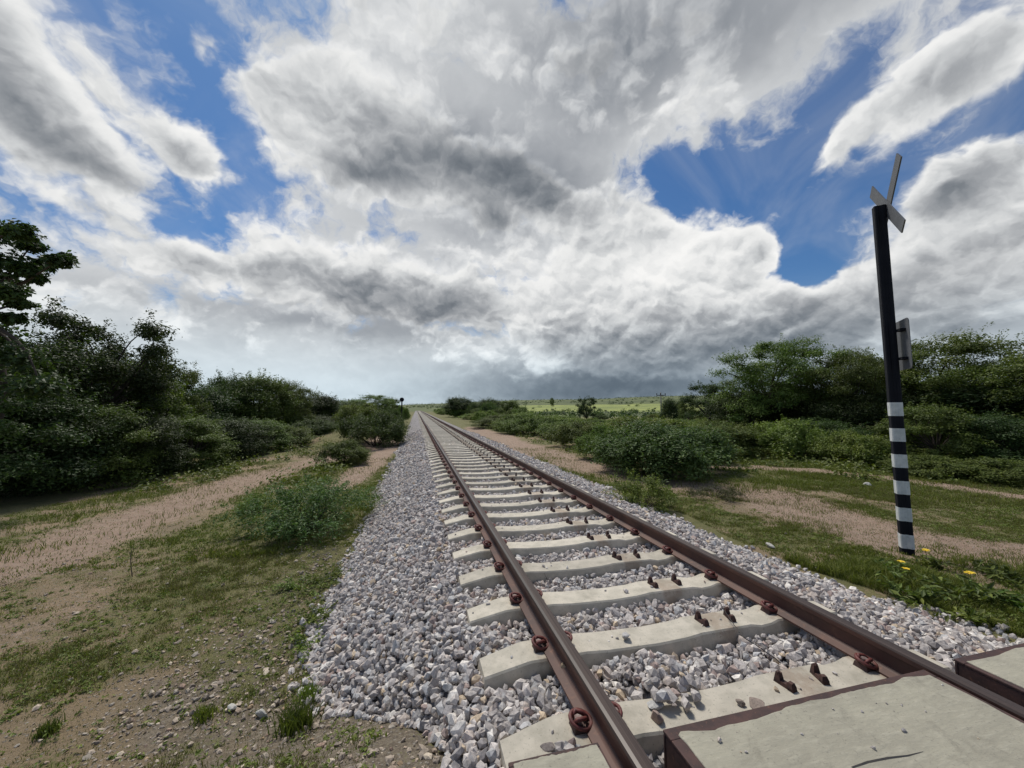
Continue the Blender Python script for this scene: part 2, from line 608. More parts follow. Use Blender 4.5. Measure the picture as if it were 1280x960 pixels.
def masks(X, Y):
    D = np.hypot(X, Y)
    az = np.degrees(np.arctan2(X, np.maximum(Y, 1e-3)))
    w = fbm(X * 0.5, Y * 0.5, 41, 4)
    dirt = np.maximum.reduce([
        0.95 * sst(1.15, 0.35, polydist(X, Y, PATH_L) + 1.3 * (w - 0.5)),
        sst(0.75, 0.25, polydist(X, Y, SPOT_L) + 0.4 * (w - 0.5)),
        0.95 * sst(1.35, 0.5, polydist(X, Y, PATH_R) + 1.1 * (w - 0.5)),
        0.45 * sst(0.8, 0.2, polydist(X, Y, PATCH_L) + 0.9 * (w - 0.5)),
        sst(0.75, 0.25, polydist(X, Y, PATH_R2) + 0.3 * (w - 0.5))])
    g = fbm(X * 0.75, Y * 0.75, 51, 4)
    g2 = fbm(X * 2.6, Y * 2.6, 61, 3)
    grass = sst(0.32, 0.54, 0.6 * g + 0.4 * g2)
    right = sst(3.2, 4.0, X)
    # green strip along both ballast toes, greener to the right and far off
    strip = right * sst(5.4, 4.5, X) + 0.9 * sst(0.75, 0.25, np.abs(X - toe_left(Y) + 0.15)) * sst(2.6, 3.4, Y) * (1 - right)
    strip = strip * (0.45 + 0.55 * sst(0.35, 0.6, g2))
    greener = np.maximum(0.75 * sst(8.0, 9.5, X), 0.55 * sst(6.2, 7.5, X) * sst(6.5, 4.0, Y))
    near_l = (1 - right)
    gband = near_l * sst(0.9, 0.3, np.abs(X + 2.3 + 0.25 * np.sin(Y)) - 0.35) * sst(4.6, 6.0, Y) * 0.75
    grass = np.clip(grass * 0.8 + strip + greener * (0.5 + g2) + gband, 0, 1)
    grass = np.maximum(grass, sst(22, 34, D))
    bush_edge = sst(0.0, 1.2, -X - 5.9) * sst(3, 6, Y)
    grass = np.maximum(grass, 0.9 * bush_edge * sst(0.3, 0.6, g2))
    grass = grass * (1 - 0.86 * dirt)
    stony = near_l * 0.62 * sst(1.3, 0.2, np.abs(X - toe_left(Y) + 0.5)) * sst(4.3, 3.2, Y)
    stony = np.maximum(stony, 0.75 * sst(2.35, 1.8, Y + 0.5 * (g2 - 0.5)) * sst(-2.4, -1.0, X) * near_l)
    stony = np.maximum(stony, near_l * sst(0.5, 0.15, np.abs(X - toe_left(Y) + 0.12)) * sst(3.6, 2.6, Y))
    stony = np.maximum(stony, 0.55 * sst(1.1, 0.3, np.abs(X - toe_left(Y) + 0.3)) * near_l * sst(7, 5, Y))
    grass = grass * (1 - 0.62 * stony)
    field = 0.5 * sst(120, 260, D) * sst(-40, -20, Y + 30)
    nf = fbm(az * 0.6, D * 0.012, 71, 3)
    lit = sst(330, 360, D + 60 * (nf - 0.5)) * (1 - sst(600, 680, D + 90 * (nf - 0.5))) * sst(13, 16, az) * (1 - sst(42, 46, az))  # where sun falls on the far slope; painted into the ground colour
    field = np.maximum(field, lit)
    return np.clip(grass, 0, 1), np.clip(dirt, 0, 1), field, np.clip(stony, 0, 1)


xs = axis(-9, 14, 0.09, -6000, 6000, 1.09)
ys = axis(0.4, 16, 0.09, -400, 6500, 1.075)
GX, GY = np.meshgrid(xs, ys)
GZ = terrain(GX, GY)
# keep the bed under the ballast low so nothing pokes through
inb = sst(0.10, 0.60, GX - toe_left(GY)) * (1 - sst(3.3, 3.9, GX)) * (1 - sst(225, 240, GY))
GZ = GZ - 0.25 * inb
nx, ny = len(xs), len(ys)
idx = np.arange(nx * ny).reshape(ny, nx)
quads = np.stack([idx[:-1, :-1], idx[:-1, 1:], idx[1:, 1:], idx[1:, :-1]], -1).reshape(-1, 4)
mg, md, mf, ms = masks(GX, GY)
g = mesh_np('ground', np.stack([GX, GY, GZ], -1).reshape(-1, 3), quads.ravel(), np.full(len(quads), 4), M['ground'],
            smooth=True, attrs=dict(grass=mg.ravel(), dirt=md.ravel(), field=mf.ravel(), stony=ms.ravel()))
tag(g, kind='structure')


def tz(x, y):
    return float(terrain(x, y))


# ------------------------------------------------------------------ ballast
def blevel(X, Y):
    """height of the top of the loose stones"""
    tl, tr = toe_left(Y), toe_right(Y)
    left = 0.02 + 0.507 * np.clip((X - tl) / (0.20 - tl), 0, 1) ** 0.92
    mid = 0.514 + 0.0 * X
    right = 0.508 - 0.265 * sst(0, 1, (X - 3.05) / (tr - 3.05))
    z = np.where(X < 0.20, left, np.where(X > 3.05, right, mid))
    z = z + 0.04 * (fbm(X * 2.2, Y * 2.2, 81, 3) - 0.5) + 0.02 * (fbm(X * 6, Y * 6, 83, 2) - 0.5)
    # stones heaped over the nearest sleeper
    z = z + 0.10 * np.exp(-(((X - 1.26) / 0.20) ** 4 + ((Y - 1.80) / 0.26) ** 4)) + 0.14 * np.exp(-(((X - 0.62) / 0.10) ** 2 + ((Y - 1.50) / 0.10) ** 2))
    return z


PITCHS = 0.566
Y0 = 1.66
SX0, SX1 = 0.38, 2.88
NS = 300
# bed surface
bx = np.concatenate([np.arange(-1.1, 4.5, 0.1)])
by = axis(0.3, 20, 0.12, -1.5, 232, 1.03)
BX, BY = np.meshgrid(bx, by)
drop = np.where(BY < 26, 0.035, 0.0)
BZ = blevel(BX, BY) - drop
edge = (BX < toe_left(BY) - 0.02) | (BX > toe_right(BY) + 0.05)
BZ = np.where(edge, BZ - 0.35, BZ)
idx = np.arange(BX.size).reshape(BX.shape)
quads = np.stack([idx[:-1, :-1], idx[:-1, 1:], idx[1:, 1:], idx[1:, :-1]], -1).reshape(-1, 4)
bed = mesh_np('ballast_bed', np.stack([BX, BY, BZ], -1).reshape(-1, 3), quads.ravel(), np.full(len(quads), 4), M['ballast_bed'], smooth=True)
tag(bed, kind='structure')


def ico(sub):
    import bmesh
    b = bmesh.new()
    bmesh.ops.create_icosphere(b, subdivisions=sub, radius=1.0)
    V = np.array([v.co[:] for v in b.verts])
    Fa = np.array([[v.index for v in f.verts] for f in b.faces])
    b.free()
    return V, Fa


def rock_shapes(sub, n, planes, seed):
    r = np.random.default_rng(seed)
    V, Fa = ico(sub)
    out = []
    for _ in range(n):
        N = r.normal(size=(planes, 3))
        N /= np.linalg.norm(N, axis=1)[:, None]
        d = r.uniform(0.52, 1.0, planes)
        dot = V @ N.T
        t = np.where(dot > 0.08, d[None, :] / np.maximum(dot, 0.08), 9)
        k = np.minimum(t.min(1), 1.28)
        S = V * k[:, None] * np.array([1.12, 0.88, 0.74]) * r.uniform(0.85, 1.15, 3)
        out.append(S)
    return out, Fa


def rand_rot(n, r):
    q = r.normal(size=(n, 4))
    q /= np.linalg.norm(q, axis=1)[:, None]
    w, x, y, z = q.T
    return np.stack([np.stack([1 - 2 * (y * y + z * z), 2 * (x * y - z * w), 2 * (x * z + y * w)], -1),
                     np.stack([2 * (x * y + z * w), 1 - 2 * (x * x + z * z), 2 * (y * z - x * w)], -1),
                     np.stack([2 * (x * z - y * w), 2 * (y * z + x * w), 1 - 2 * (x * x + y * y)], -1)], 1)


def stone_colours(n, r):
    base = np.array([[0.30, 0.285, 0.285], [0.39, 0.37, 0.365], [0.23, 0.22, 0.225], [0.37, 0.33, 0.31], [0.52, 0.505, 0.49],
                     [0.40, 0.33, 0.25], [0.33, 0.335, 0.35], [0.30, 0.24, 0.225]])
    p = np.array([0.26, 0.25, 0.14, 0.09, 0.09, 0.03, 0.10, 0.04])
    k = r.choice(len(base), n, p=p)
    return base[k] * np.array([1.36, 1.31, 1.24]) * r.uniform(0.82, 1.15, (n, 1))


def stones(P, size, sub, planes, seed, flat=None):
    """arrays for many stones at P with radii size"""
    r = np.random.default_rng(seed)
    sh, Fa = rock_shapes(sub, 24, planes, seed)
    n = len(P)
    kind = r.integers(0, len(sh), n)
    Rm = rand_rot(n, r)
    S = np.stack(sh)[kind]
    V = np.einsum('nij,nvj->nvi', Rm, S) * size[:, None, None]
    if flat is not None:
        V[:, :, 2] *= flat
    V = V + P[:, None, :]
    nv = S.shape[1]
    Ff = (Fa[None] + (np.arange(n) * nv)[:, None, None]).reshape(-1, 3)
    C = np.repeat(stone_colours(n, r), nv, 0)
    return V.reshape(-1, 3), Ff, C


def joined(parts):
    b, VV, FF, CC = 0, [], [], []
    for V, Fa, C in parts:
        VV.append(V)
        FF.append(Fa + b)
        CC.append(C)
        b += len(V)
    return np.concatenate(VV), np.concatenate(FF), np.concatenate(CC)


def in_sleeper(X, Y, pad=0.0):
    k = np.round((Y - Y0) / PITCHS)
    return (np.abs(Y - Y0 - k * PITCHS) < 0.115 + pad) & (X > SX0 - pad) & (X < SX1 + pad) & (k >= 0)


SLABS = [(0.93, 2.46, -1.5, 1.43), (2.62, 4.6, -1.5, 1.45), (0.30, 0.72, -1.5, 1.46)]


def ballast_points(x0, x1, y0, y1, step, seed, zoff=0.0):
    r = np.random.default_rng(seed)
    X, Y = np.meshgrid(np.arange(x0, x1, step), np.arange(y0, y1, step))
    X = X.ravel() + r.uniform(-0.5, 0.5, X.size) * step
    Y = Y.ravel() + r.uniform(-0.5, 0.5, Y.size) * step
    Z = blevel(X, Y) + zoff + r.uniform(-0.02, 0.006, X.size)
    T = terrain(X, Y)
    spread = 0.10 * r.random(X.size) ** 3
    ok = (X > toe_left(Y) - spread * 1.6) & (X < toe_right(Y) + spread) & (Z > T - 0.05)
    sl = in_sleeper(X, Y, 0.012)
    ok &= ~(sl & (Z < ZSEAT + 0.012))
    for a, b, c, d in SLABS:
        ok &= ~((X > a - 0.015) & (X < b + 0.015) & (Y < d + 0.015))
    for xc in (0.80, 2.465):
        ok &= ~((np.abs(X - xc) < 0.085) & (Z > ZSEAT - 0.045))
    X, Y, Z, T = X[ok], Y[ok], Z[ok], T[ok]
    Z = np.maximum(Z, T + 0.008)
    return np.stack([X, Y, Z], -1)


parts = []
r = np.random.default_rng(3)
for x0, x1, y0, y1, step, sub, pl, sd, rad in [
        (-1.0, 4.6, 0.75, 4.6, 0.029, 1, 6, 101, 0.0215),
        (-1.0, 4.6, 4.6, 11, 0.034, 1, 6, 102, 0.0238),
        (-1.0, 4.6, 11, 27, 0.066, 1, 9, 103, 0.042)]:
    P = ballast_points(x0, x1, y0, y1, step, sd)
    size = rad * r.lognormal(0, 0.30, len(P)).clip(0.55, 1.9)
    parts.append(stones(P, size, sub, pl, sd))
    if y0 < 5:
        P = ballast_points(x0, x1, y0, y1, step * 1.9, sd + 50, 0.022)
        size = rad * 1.12 * r.lognormal(0, 0.26, len(P)).clip(0.6, 1.5)
        parts.append(stones(P, size, sub, pl, sd + 50))
# a few chips lying on the sleepers
r = np.random.default_rng(61)
k = r.integers(0, 16, 170)
X = r.uniform(SX0 + 0.03, SX1 - 0.03, 170)
Y = Y0 + k * PITCHS + r.uniform(-0.075, 0.075, 170)
ok = (np.abs(X - 0.80) > 0.15) & (np.abs(X - 2.465) > 0.15)
X, Y = X[ok], Y[ok]
sz = 0.0085 * r.lognormal(0, 0.45, len(X)).clip(0.5, 2.6)
P = np.stack([X, Y, ZSEAT + np.interp(X, [0.38, 0.6, 1.12, 1.45, 1.76, 2.14, 2.22, 2.36, 2.66, 2.88], [-0.052, -0.006, -0.012, -0.022, -0.004, -0.004, -0.02, 0, -0.006, -0.052]) + sz * 0.35], -1)
parts.append(stones(P, sz, 1, 7, 62, flat=0.8))
X = r.uniform(1.02, 2.38, 46)
Y = r.uniform(0.6, 1.36, 46)
sz = 0.0045 * r.lognormal(0, 0.5, 46).clip(0.5, 2.6)
parts.append(stones(np.stack([X, Y, 0.739 + sz * 0.4], -1), sz, 1, 7, 63, flat=0.8))
V, Ff, C = joined(parts)
o = mesh_np('ballast_gravel', V, Ff.ravel(), np.full(len(Ff), 3), M['stone'], col=C)
tag(o, 'grey and pinkish crushed stone ballast banked around the sleepers', 'gravel', kind='stuff')

# pebbles scattered over the stony soil
r = np.random.default_rng(12)
n = 52000
X = np.concatenate([r.uniform(-4.5, 0.3, n), r.uniform(3.9, 9, 2600)])
Y = np.concatenate([1.3 + 5.2 * r.random(n) ** 1.4, r.uniform(1.8, 8, 2600)])
_, dd, _, stn = masks(X, Y)
keep = r.random(len(X)) < np.clip(0.92 * stn + 0.045, 0, 1) * np.where(X > 3, 0.5, 1) * (0.25 + 0.75 * sst(0.4, 0.6, fbm(X * 1.3, Y * 1.3, 91, 3)))
keep &= ~((X > 0.25) & (X < 3.6))
X, Y = X[keep], Y[keep]
size = 0.0072 * r.lognormal(0, 0.62, len(X)).clip(0.4, 3.8)
P = np.stack([X, Y, terrain(X, Y) + size * 0.25], -1)
V, Ff, C = stones(P, size, 1, 9, 222, flat=0.75)
C = C * np.array([0.80, 0.72, 0.60])
o = mesh_np('scattered_pebbles', V, Ff.ravel(), np.full(len(Ff), 3), M['stone'], col=C)
tag(o, 'small pale pebbles strewn over the bare soil beside the ballast', 'pebbles', kind='stuff')

# ------------------------------------------------------------------ rails
RAILX = {'l': 0.80, 'r': 2.465}
RAIL_PROFILE = [(-0.066, 0.0), (0.066, 0.0), (0.066, 0.010), (0.030, 0.024), (0.010, 0.036), (0.009, 0.100), (0.016, 0.108), (0.034, 0.114),
                (0.036, 0.138), (0.031, 0.147), (0.004, 0.150), (-0.016, 0.150), (-0.031, 0.147), (-0.036, 0.138), (-0.034, 0.114), (-0.016, 0.108),
                (-0.009, 0.100), (-0.010, 0.036), (-0.030, 0.024), (-0.066, 0.010)]


def make_rail(xc, label, flip):
    ysr = np.concatenate([np.arange(-1.2, 20, 0.5), np.arange(20, 233, 4.0)])
    n = len(RAIL_PROFILE)
    V, Fa, Mi = [], [], []
    for y in ysr:
        for (px, pz) in RAIL_PROFILE:
            V.append((xc + px, y, ZSEAT + pz))
    for i in range(len(ysr) - 1):
        for k in range(n):
            l = (k + 1) % n
            Fa.append((i * n + k, i * n + l, (i + 1) * n + l, (i + 1) * n + k))
            mi = 0
            if 8 <= k <= 12:
                mi = 1
            if k == 11 and not flip:
                mi = 2
            Mi.append(mi)
    mb = MB()
    mb.V, mb.Fa, mb.M = V, Fa, Mi
    mb.Fa.append(tuple(range(n)))
    mb.M.append(0)
    o = mb.build('steel_rail', [M['rail_rust'], M['rail_head'], M['rail_band']])
    tag(o, label, 'rail', 'rails of the track')
    # loose flat shading on the web edges is right for rolled steel
    return o


make_rail(RAILX['l'], 'rusty steel rail with a bright worn top, the one farther from the striped crossing post', False)
make_rail(RAILX['r'], 'rusty steel rail with a dark top, the one nearer the striped crossing post', True)

# ------------------------------------------------------------------ sleepers
TOPPROF = [(SX0, -0.052), (0.60, -0.006), (0.64, 0.0), (0.98, 0.0), (1.12, -0.012), (1.45, -0.022), (1.66, -0.016), (1.76, -0.004), (2.14, -0.004),
           (2.22, -0.020), (2.30, -0.016), (2.36, 0.0), (2.60, 0.0), (2.66, -0.004), (SX1, -0.026)]


def sleeper_mesh(name):
    mb = MB()
    V, Fa = [], []
    for x, dz in TOPPROF:
        z = dz
        ins = 0.012 if x in (SX0, SX1) else 0.0
        V += [(x - (0.02 if x == SX0 else -0.02 if x == SX1 else 0), -0.135, -0.22), (x, -0.100 + ins, z - 0.010), (x, -0.092 + ins, z), (x, 0.092 - ins, z), (x, 0.100 - ins, z - 0.010),
              (x - (0.02 if x == SX0 else -0.02 if x == SX1 else 0), 0.135, -0.22)]
    for i in range(len(TOPPROF) - 1):
        for k in range(5):
            Fa.append((i * 6 + k, (i + 1) * 6 + k, (i + 1) * 6 + k + 1, i * 6 + k + 1))
        Fa.append((i * 6 + 5, (i + 1) * 6 + 5, (i + 1) * 6, i * 6))
    Fa.append(tuple(range(6)))
    b = (len(TOPPROF) - 1) * 6
    Fa.append(tuple(b + k for k in range(5, -1, -1)))
    Fa = [tuple(reversed(f)) for f in Fa]
    mb.add(V, Fa)
    return mb


def clip_mb(side):
    """spring clip: two bowed rings hugging a cast shoulder, toe on the rail foot (side = +1 when the rail lies at +x)"""
    mb = MB()
    pts = []
    for k in range(20):
        a = 2 * math.pi * k / 20
        pts.append((math.cos(a) * 0.047 + 0.010 * side, math.sin(a) * 0.038, 0.030 + 0.012 * math.sin(a) - 0.010 * math.cos(a) * side))
    mb.tube(pts, 0.0090, 7, 0, closed=True)
    mb.tube([(-0.026 * side, -0.016, 0.030), (-0.010 * side, -0.024, 0.050), (0.022 * side, -0.016, 0.046), (0.036 * side, 0.004, 0.030)], 0.0085, 7)
    mb.tube([(-0.026 * side, 0.014, 0.032), (-0.006 * side, 0.026, 0.052), (0.026 * side, 0.022, 0.044), (0.044 * side, 0.012, 0.026)], 0.0085, 7)
    mb.tube([(-0.02 * side, 0.030, 0.028), (0.02 * side, 0.034, 0.034), (0.052 * side, 0.020, 0.020)], 0.0085, 7)
    return mb


def shoulder_mb(side):
    mb = MB()
    mb.box(-0.030 - 0.004 * side, 0.030 - 0.004 * side, -0.036, 0.036, -0.004, 0.022, 0, 0.006)
    return mb


def bolt_mb(side):
    mb = MB()
    p = [(math.cos(math.pi / 3 * k + 0.3) * 0.017 - 0.006 * side, math.sin(math.pi / 3 * k + 0.3) * 0.017 - 0.006) for k in range(6)]
    mb.prism(p, 0.018, 0.052)
    return mb


def bracket_mb(side):
    mb = MB()
    mb.box(-0.018, 0.018, -0.050, 0.050, -0.004, 0.018, 0, 0.004)
    mb.box(-0.017, 0.017, 0.016, 0.046, 0.014, 0.050, 0, 0.006)
    mb.box(-0.021, 0.016, -0.048, -0.014, 0.014, 0.036, 0, 0.007)
    mb.tube([(-0.004, 0.030, 0.046), (-0.010 * side, 0.030, 0.056)], [0.011, 0.006], 6)
    return mb


proto = {}


def part_mesh(key, mb, mats, bevel=0.0, smooth=False):
    o = mb.build(key, mats, smooth=smooth)
    COL.objects.unlink(o)
    proto[key + str(len(proto))] = o
    me = o.data
    bpy.data.objects.remove(o)
    return me


ME_SLEEP = part_mesh('sleeper', sleeper_mesh('s'), M['sleeper'])
ME_CLIP = {s: part_mesh('rail_clip', clip_mb(s), M['clip_rust'], smooth=True) for s in (1, -1)}
ME_SHOULDER = {s: part_mesh('clip_shoulder', shoulder_mb(s), M['rust']) for s in (1, -1)}
ME_BOLT = {s: part_mesh('bolt', bolt_mb(s), M['bolt']) for s in (1, -1)}
ME_BRACK = {s: part_mesh('rail_bracket', bracket_mb(s), M['dark_rust']) for s in (1, -1)}

CLIPS = [(RAILX['l'] - 0.082, 1), (RAILX['l'] + 0.082, -1), (RAILX['r'] - 0.082, 1), (RAILX['r'] + 0.082, -1)]
BRACK = [(1.845, 1), (2.06, -1)]

# merged version for the sleepers too far off to show their parts
mb = sleeper_mesh('far')
for x, s in CLIPS:
    mb.box(x - 0.035, x + 0.035, -0.035, 0.035, -0.003, 0.045, 1, 0.008)
for x, s in BRACK:
    mb.box(x - 0.019, x + 0.019, -0.05, 0.05, -0.006, 0.030, 2, 0.003)
ME_FAR = part_mesh('sleeper', mb, [M['sleeper'], M['clip_rust'], M['dark_rust']])

ORD = ('first second third fourth fifth sixth seventh eighth ninth tenth eleventh twelfth thirteenth fourteenth fifteenth sixteenth seventeenth '
       'eighteenth nineteenth twentieth').split()
TENS = {20: 'twenty', 30: 'thirty', 40: 'forty', 50: 'fifty'}


def ordinal(n):
    if n <= 20:
        return ORD[n - 1]
    t, u = n // 10 * 10, n % 10
    if u == 0:
        return {30: 'thirtieth', 40: 'fortieth', 50: 'fiftieth', 60: 'sixtieth'}[t]
    return TENS[t] + '-' + ORD[u - 1]


NPART = 56
for k in range(NS):
    y = Y0 + k * PITCHS
    jx, jr = random.uniform(-0.006, 0.006), random.uniform(-0.006, 0.006)
    if k < NPART:
        e = empty('concrete_sleeper', (jx, y, ZSEAT), jr)
        b = link(bpy.data.objects.new('beam', ME_SLEEP), e)
        for x, s in CLIPS:
            sh = link(bpy.data.objects.new('clip_shoulder', ME_SHOULDER[s]), e)
            sh.location = (x, 0, 0)
            c = link(bpy.data.objects.new('rail_clip', ME_CLIP[s]), e)
            c.location = (x, random.uniform(-.004, .004), 0.002)
            c.rotation_euler = (0, 0, random.uniform(-0.12, 0.12))
            bo = link(bpy.data.objects.new('bolt', ME_BOLT[s]), sh)
        for x, s in BRACK:
            br = link(bpy.data.objects.new('rail_bracket', ME_BRACK[s]), e)
            br.location = (x + random.uniform(-.006, .006), random.uniform(-.008, .008), -0.004)
            br.rotation_euler = (0, 0, 0.35 * s * 0.5 + random.uniform(-0.2, 0.2))
        if k == 0:
            lab = 'concrete sleeper half buried in stones, touching the rusty edge of the crossing slab'
        else:
            lab = 'pale concrete sleeper with rusty rail clips, %s in line from the crossing slab' % ordinal(k + 1)
    else:
        e = link(bpy.data.objects.new('concrete_sleeper', ME_FAR))
        e.location = (jx, y, ZSEAT)
        e.rotation_euler = (0, 0, jr)
        lab = 'thin pale concrete sleeper in the dense far run, beyond the fifty-sixth from the slab'
    tag(e, lab, 'sleeper', 'concrete sleepers under the rails')
mb = MB()
y = Y0 + NS * PITCHS
while y < 230:
    mb.box(SX0, SX1, y - 0.1, y + 0.1, ZSEAT - 0.1, ZSEAT - 0.01)
    y += PITCHS
tag(mb.build('distant_sleepers', M['concrete']), 'pale band of sleepers blending together at the far end of the track', 'sleepers', 'concrete sleepers under the rails', 'stuff')

# ------------------------------------------------------------------ crossing slabs
ZT = 0.735


def wobble(x0, y0, x1, y1, n, amp, seed):
    r = np.random.default_rng(seed)
    t = np.linspace(0, 1, n, endpoint=False)
    nx, ny = -(y1 - y0), (x1 - x0)
    L = math.hypot(nx, ny)
    d = amp * 2.6 * (fbm(t * 9 + seed, t * 0 + seed * 1.7, seed, 4) - 0.5) * 2
    d[0] = 0
    return [(x0 + (x1 - x0) * a + nx / L * b, y0 + (y1 - y0) * a + ny / L * b) for a, b in zip(t, d)]


def crossing_panel(label, x0, x1, y0, y1, fr, seed, name='crossing_slab'):
    e = empty(name, (x0, y1, ZT - 0.2))
    tag(e, label, 'crossing slab', 'concrete slabs of the level crossing')
    ox, oy, oz = x0, y1, ZT - 0.2
    mb = MB()
    # angle-iron frame: top flange and skirt on the three sides that show
    mb.box(x0 - ox, x1 - ox, y1 - fr - oy, y1 - oy, ZT - 0.012 - oz, ZT - oz)
    mb.box(x0 - ox, x1 - ox, y1 - 0.014 - oy, y1 - 0.002 - oy, ZT - 0.16 - oz, ZT - 0.0125 - oz)
    for xa, xb, xs_ in ((x0, x0 + fr, x0 + 0.002), (x1 - fr, x1, x1 - 0.014)):
        mb.box(xa - ox, xb - ox, y0 - oy, y1 - fr - 0.0005 - oy, ZT - 0.012 - oz, ZT - oz)
        mb.box(xs_ - ox, xs_ + 0.012 - ox, y0 - oy, y1 - 0.0145 - oy, ZT - 0.16 - oz, ZT - 0.0125 - oz)
    mb.build('steel_edge_frame', M['rust'], e, bevel=0.003)
    # concrete filling, its skin spilling unevenly over the steel
    mb = MB()
    a = fr * 0.78
    poly = wobble(x0 + a, y0, x1 - a, y0, 4, 0, seed) + wobble(x1 - a, y0, x1 - a * 0.7, y1 - a, 60, fr * 0.22, seed + 1) + \
        wobble(x1 - a * 0.7, y1 - a * 0.9, x0 + a, y1 - a, 80, fr * 0.20, seed + 2) + wobble(x0 + a, y1 - a, x0 + a, y0, 60, fr * 0.20, seed + 3)
    mb.prism([(px - ox, py - oy) for px, py in poly], ZT - 0.15 - oz, ZT + 0.004 - oz)
    mb.build('concrete_panel', M['slab_concrete'], e, bevel=0.003)
    return e


s1 = crossing_panel('wide worn concrete crossing slab with rusty steel edge, lying between the two rails', 0.965, 2.412, -1.4, 1.41, 0.052, 1)
s2 = crossing_panel('pale concrete crossing slab corner with rusty frame beyond the farther rail', 2.66, 4.4, -1.4, 1.43, 0.04, 5)
s3 = crossing_panel('broken concrete crossing slab edge outside the nearer rail, at the photo bottom', 0.34, 0.69, -1.4, 1.42, 0.02, 9)
# crack in the big slab
mb = MB()
pts = [gp(1065, 960, 1.262), gp(1085, 953, 1.262), gp(1110, 948, 1.262), gp(1135, 945, 1.262), gp(1154, 940, 1.262)]
for (xa, ya), (xb, yb), w0, w1 in zip(pts[:-1], pts[1:], (0.003, 0.004, 0.004, 0.003), (0.004, 0.004, 0.003, 0.0008)):
    mb.add([(xa - 0.965, ya - 1.41 - w0, 0.2045), (xb - 0.965, yb - 1.41 - w1, 0.2045), (xb - 0.965, yb - 1.41 + w1, 0.2045), (xa - 0.965, ya - 1.41 + w0, 0.2045)],
           [(0, 1, 2, 3)])
mb.build('crack', M['wire'], s1)


# loose wire across the sleepers
def wire(label, pts, rad):
    mb = MB()
    P = []
    for i in range(len(pts) - 1):
        a, b = Vector(pts[i]), Vector(pts[i + 1])
        for k in range(6):
            P.append(a.lerp(b, k / 6))
    P.append(Vector(pts[-1]))
    for i in range(1, len(P) - 1):
        P[i] = P[i] + Vector((random.uniform(-.003, .003), random.uniform(-.003, .003), random.uniform(-.002, .003)))
    mb.tube(P, rad, 6)
    return tag(mb.build('loose_wire', M['wire'], smooth=True), label, 'wire')


def g3(px, py, h):
    x, y = gp(px, py, h)
    return (x, y, CAMZ - h)


wire('thin black wire bent across the stones beside the right-hand third-rail bracket',
     [g3(899, 752, 1.42), g3(906, 764, 1.36), g3(921, 786, 1.36), g3(930, 797, 1.37), g3(952, 811, 1.41), g3(976, 829, 1.44)], 0.0028)
wire('short thin wire stub standing beside the fourth sleeper', [g3(684, 726, 1.45), g3(683, 722, 1.42), g3(681, 717, 1.41)], 0.0025)


def loose_stone(label, px, py, h, rad, colr, seed, flat=0.75):
    x, y = gp(px, py, h)
    V, Ff, C = stones(np.array([[0, 0, 0.0]]), np.array([rad]), 3, 12, seed, flat)
    zmin = V[:, 2].min()
    V[:, 2] -= zmin + 0.003
    C[:] = colr
    o = mesh_np('loose_stone', V, Ff.ravel(), np.full(len(Ff), 3), M['stone'], col=C)
    o.location = (x, y, CAMZ - h)
    return tag(o, label, 'stone', 'loose stones lying on concrete and steel')


loose_stone('brownish crumbling stone lump on the first sleeper, beside the brackets', 945, 887, 1.405, 0.045, (0.27, 0.215, 0.18), 5, 0.6)
loose_stone('small brown stone left of the crumbling lump on the first sleeper', 926, 880, 1.414, 0.022, (0.22, 0.18, 0.15), 8, 0.7)
loose_stone('square brown stone on the near end of the first sleeper', 684, 940, 1.435, 0.030, (0.21, 0.18, 0.165), 13, 0.9)
loose_stone('reddish stone by the corner of the wide crossing slab', 822, 905, 1.42, 0.034, (0.30, 0.225, 0.195), 17, 0.9)
loose_stone('tan pointed stone on the foot of the nearer rail', 706, 836, 1.38, 0.018, (0.42, 0.31, 0.20), 21, 0.9)
loose_stone('pale stone on the bare left patch of the first sleeper', 818, 886, 1.415, 0.032, (0.44, 0.43, 0.41), 25, 0.75)
loose_stone('pale grey stone lying on the second sleeper near its middle', 782, 800, 1.418, 0.036, (0.40, 0.39, 0.38), 31, 0.7)
loose_stone('grey stone below the farther rail on the first sleeper', 1095, 862, 1.40, 0.022, (0.36, 0.35, 0.33), 35, 0.8)

# ------------------------------------------------------------------ crossing post
PXB, PYB = 5.62, 3.37
gz = tz(PXB, PYB)
LEAN = R(0.8)
post = empty('crossing_signpost', (PXB, PYB, gz))
tag(post, 'tall black post with white bands at its foot carrying a crossbuck and a plate', 'signpost')
AZ = R(42.0)                     # direction of the boards in plan
tx, ty = math.sin(AZ), math.cos(AZ)
nx_, ny_ = math.sin(AZ + math.pi / 2), math.cos(AZ + math.pi / 2)    # where the sign faces
az_l = R(-31)
lx, ly = math.sin(az_l) * math.tan(LEAN), math.cos(az_l) * math.tan(LEAN)


def pp(a, b, z):
    """post frame: a along the boards, b towards the sign's front"""
    return (tx * a + nx_ * b + lx * z, ty * a + ny_ * b + ly * z, z)


ztop = CAMZ + 2.52 - gz
HW, HD, CH = 0.046, 0.057, 0.009


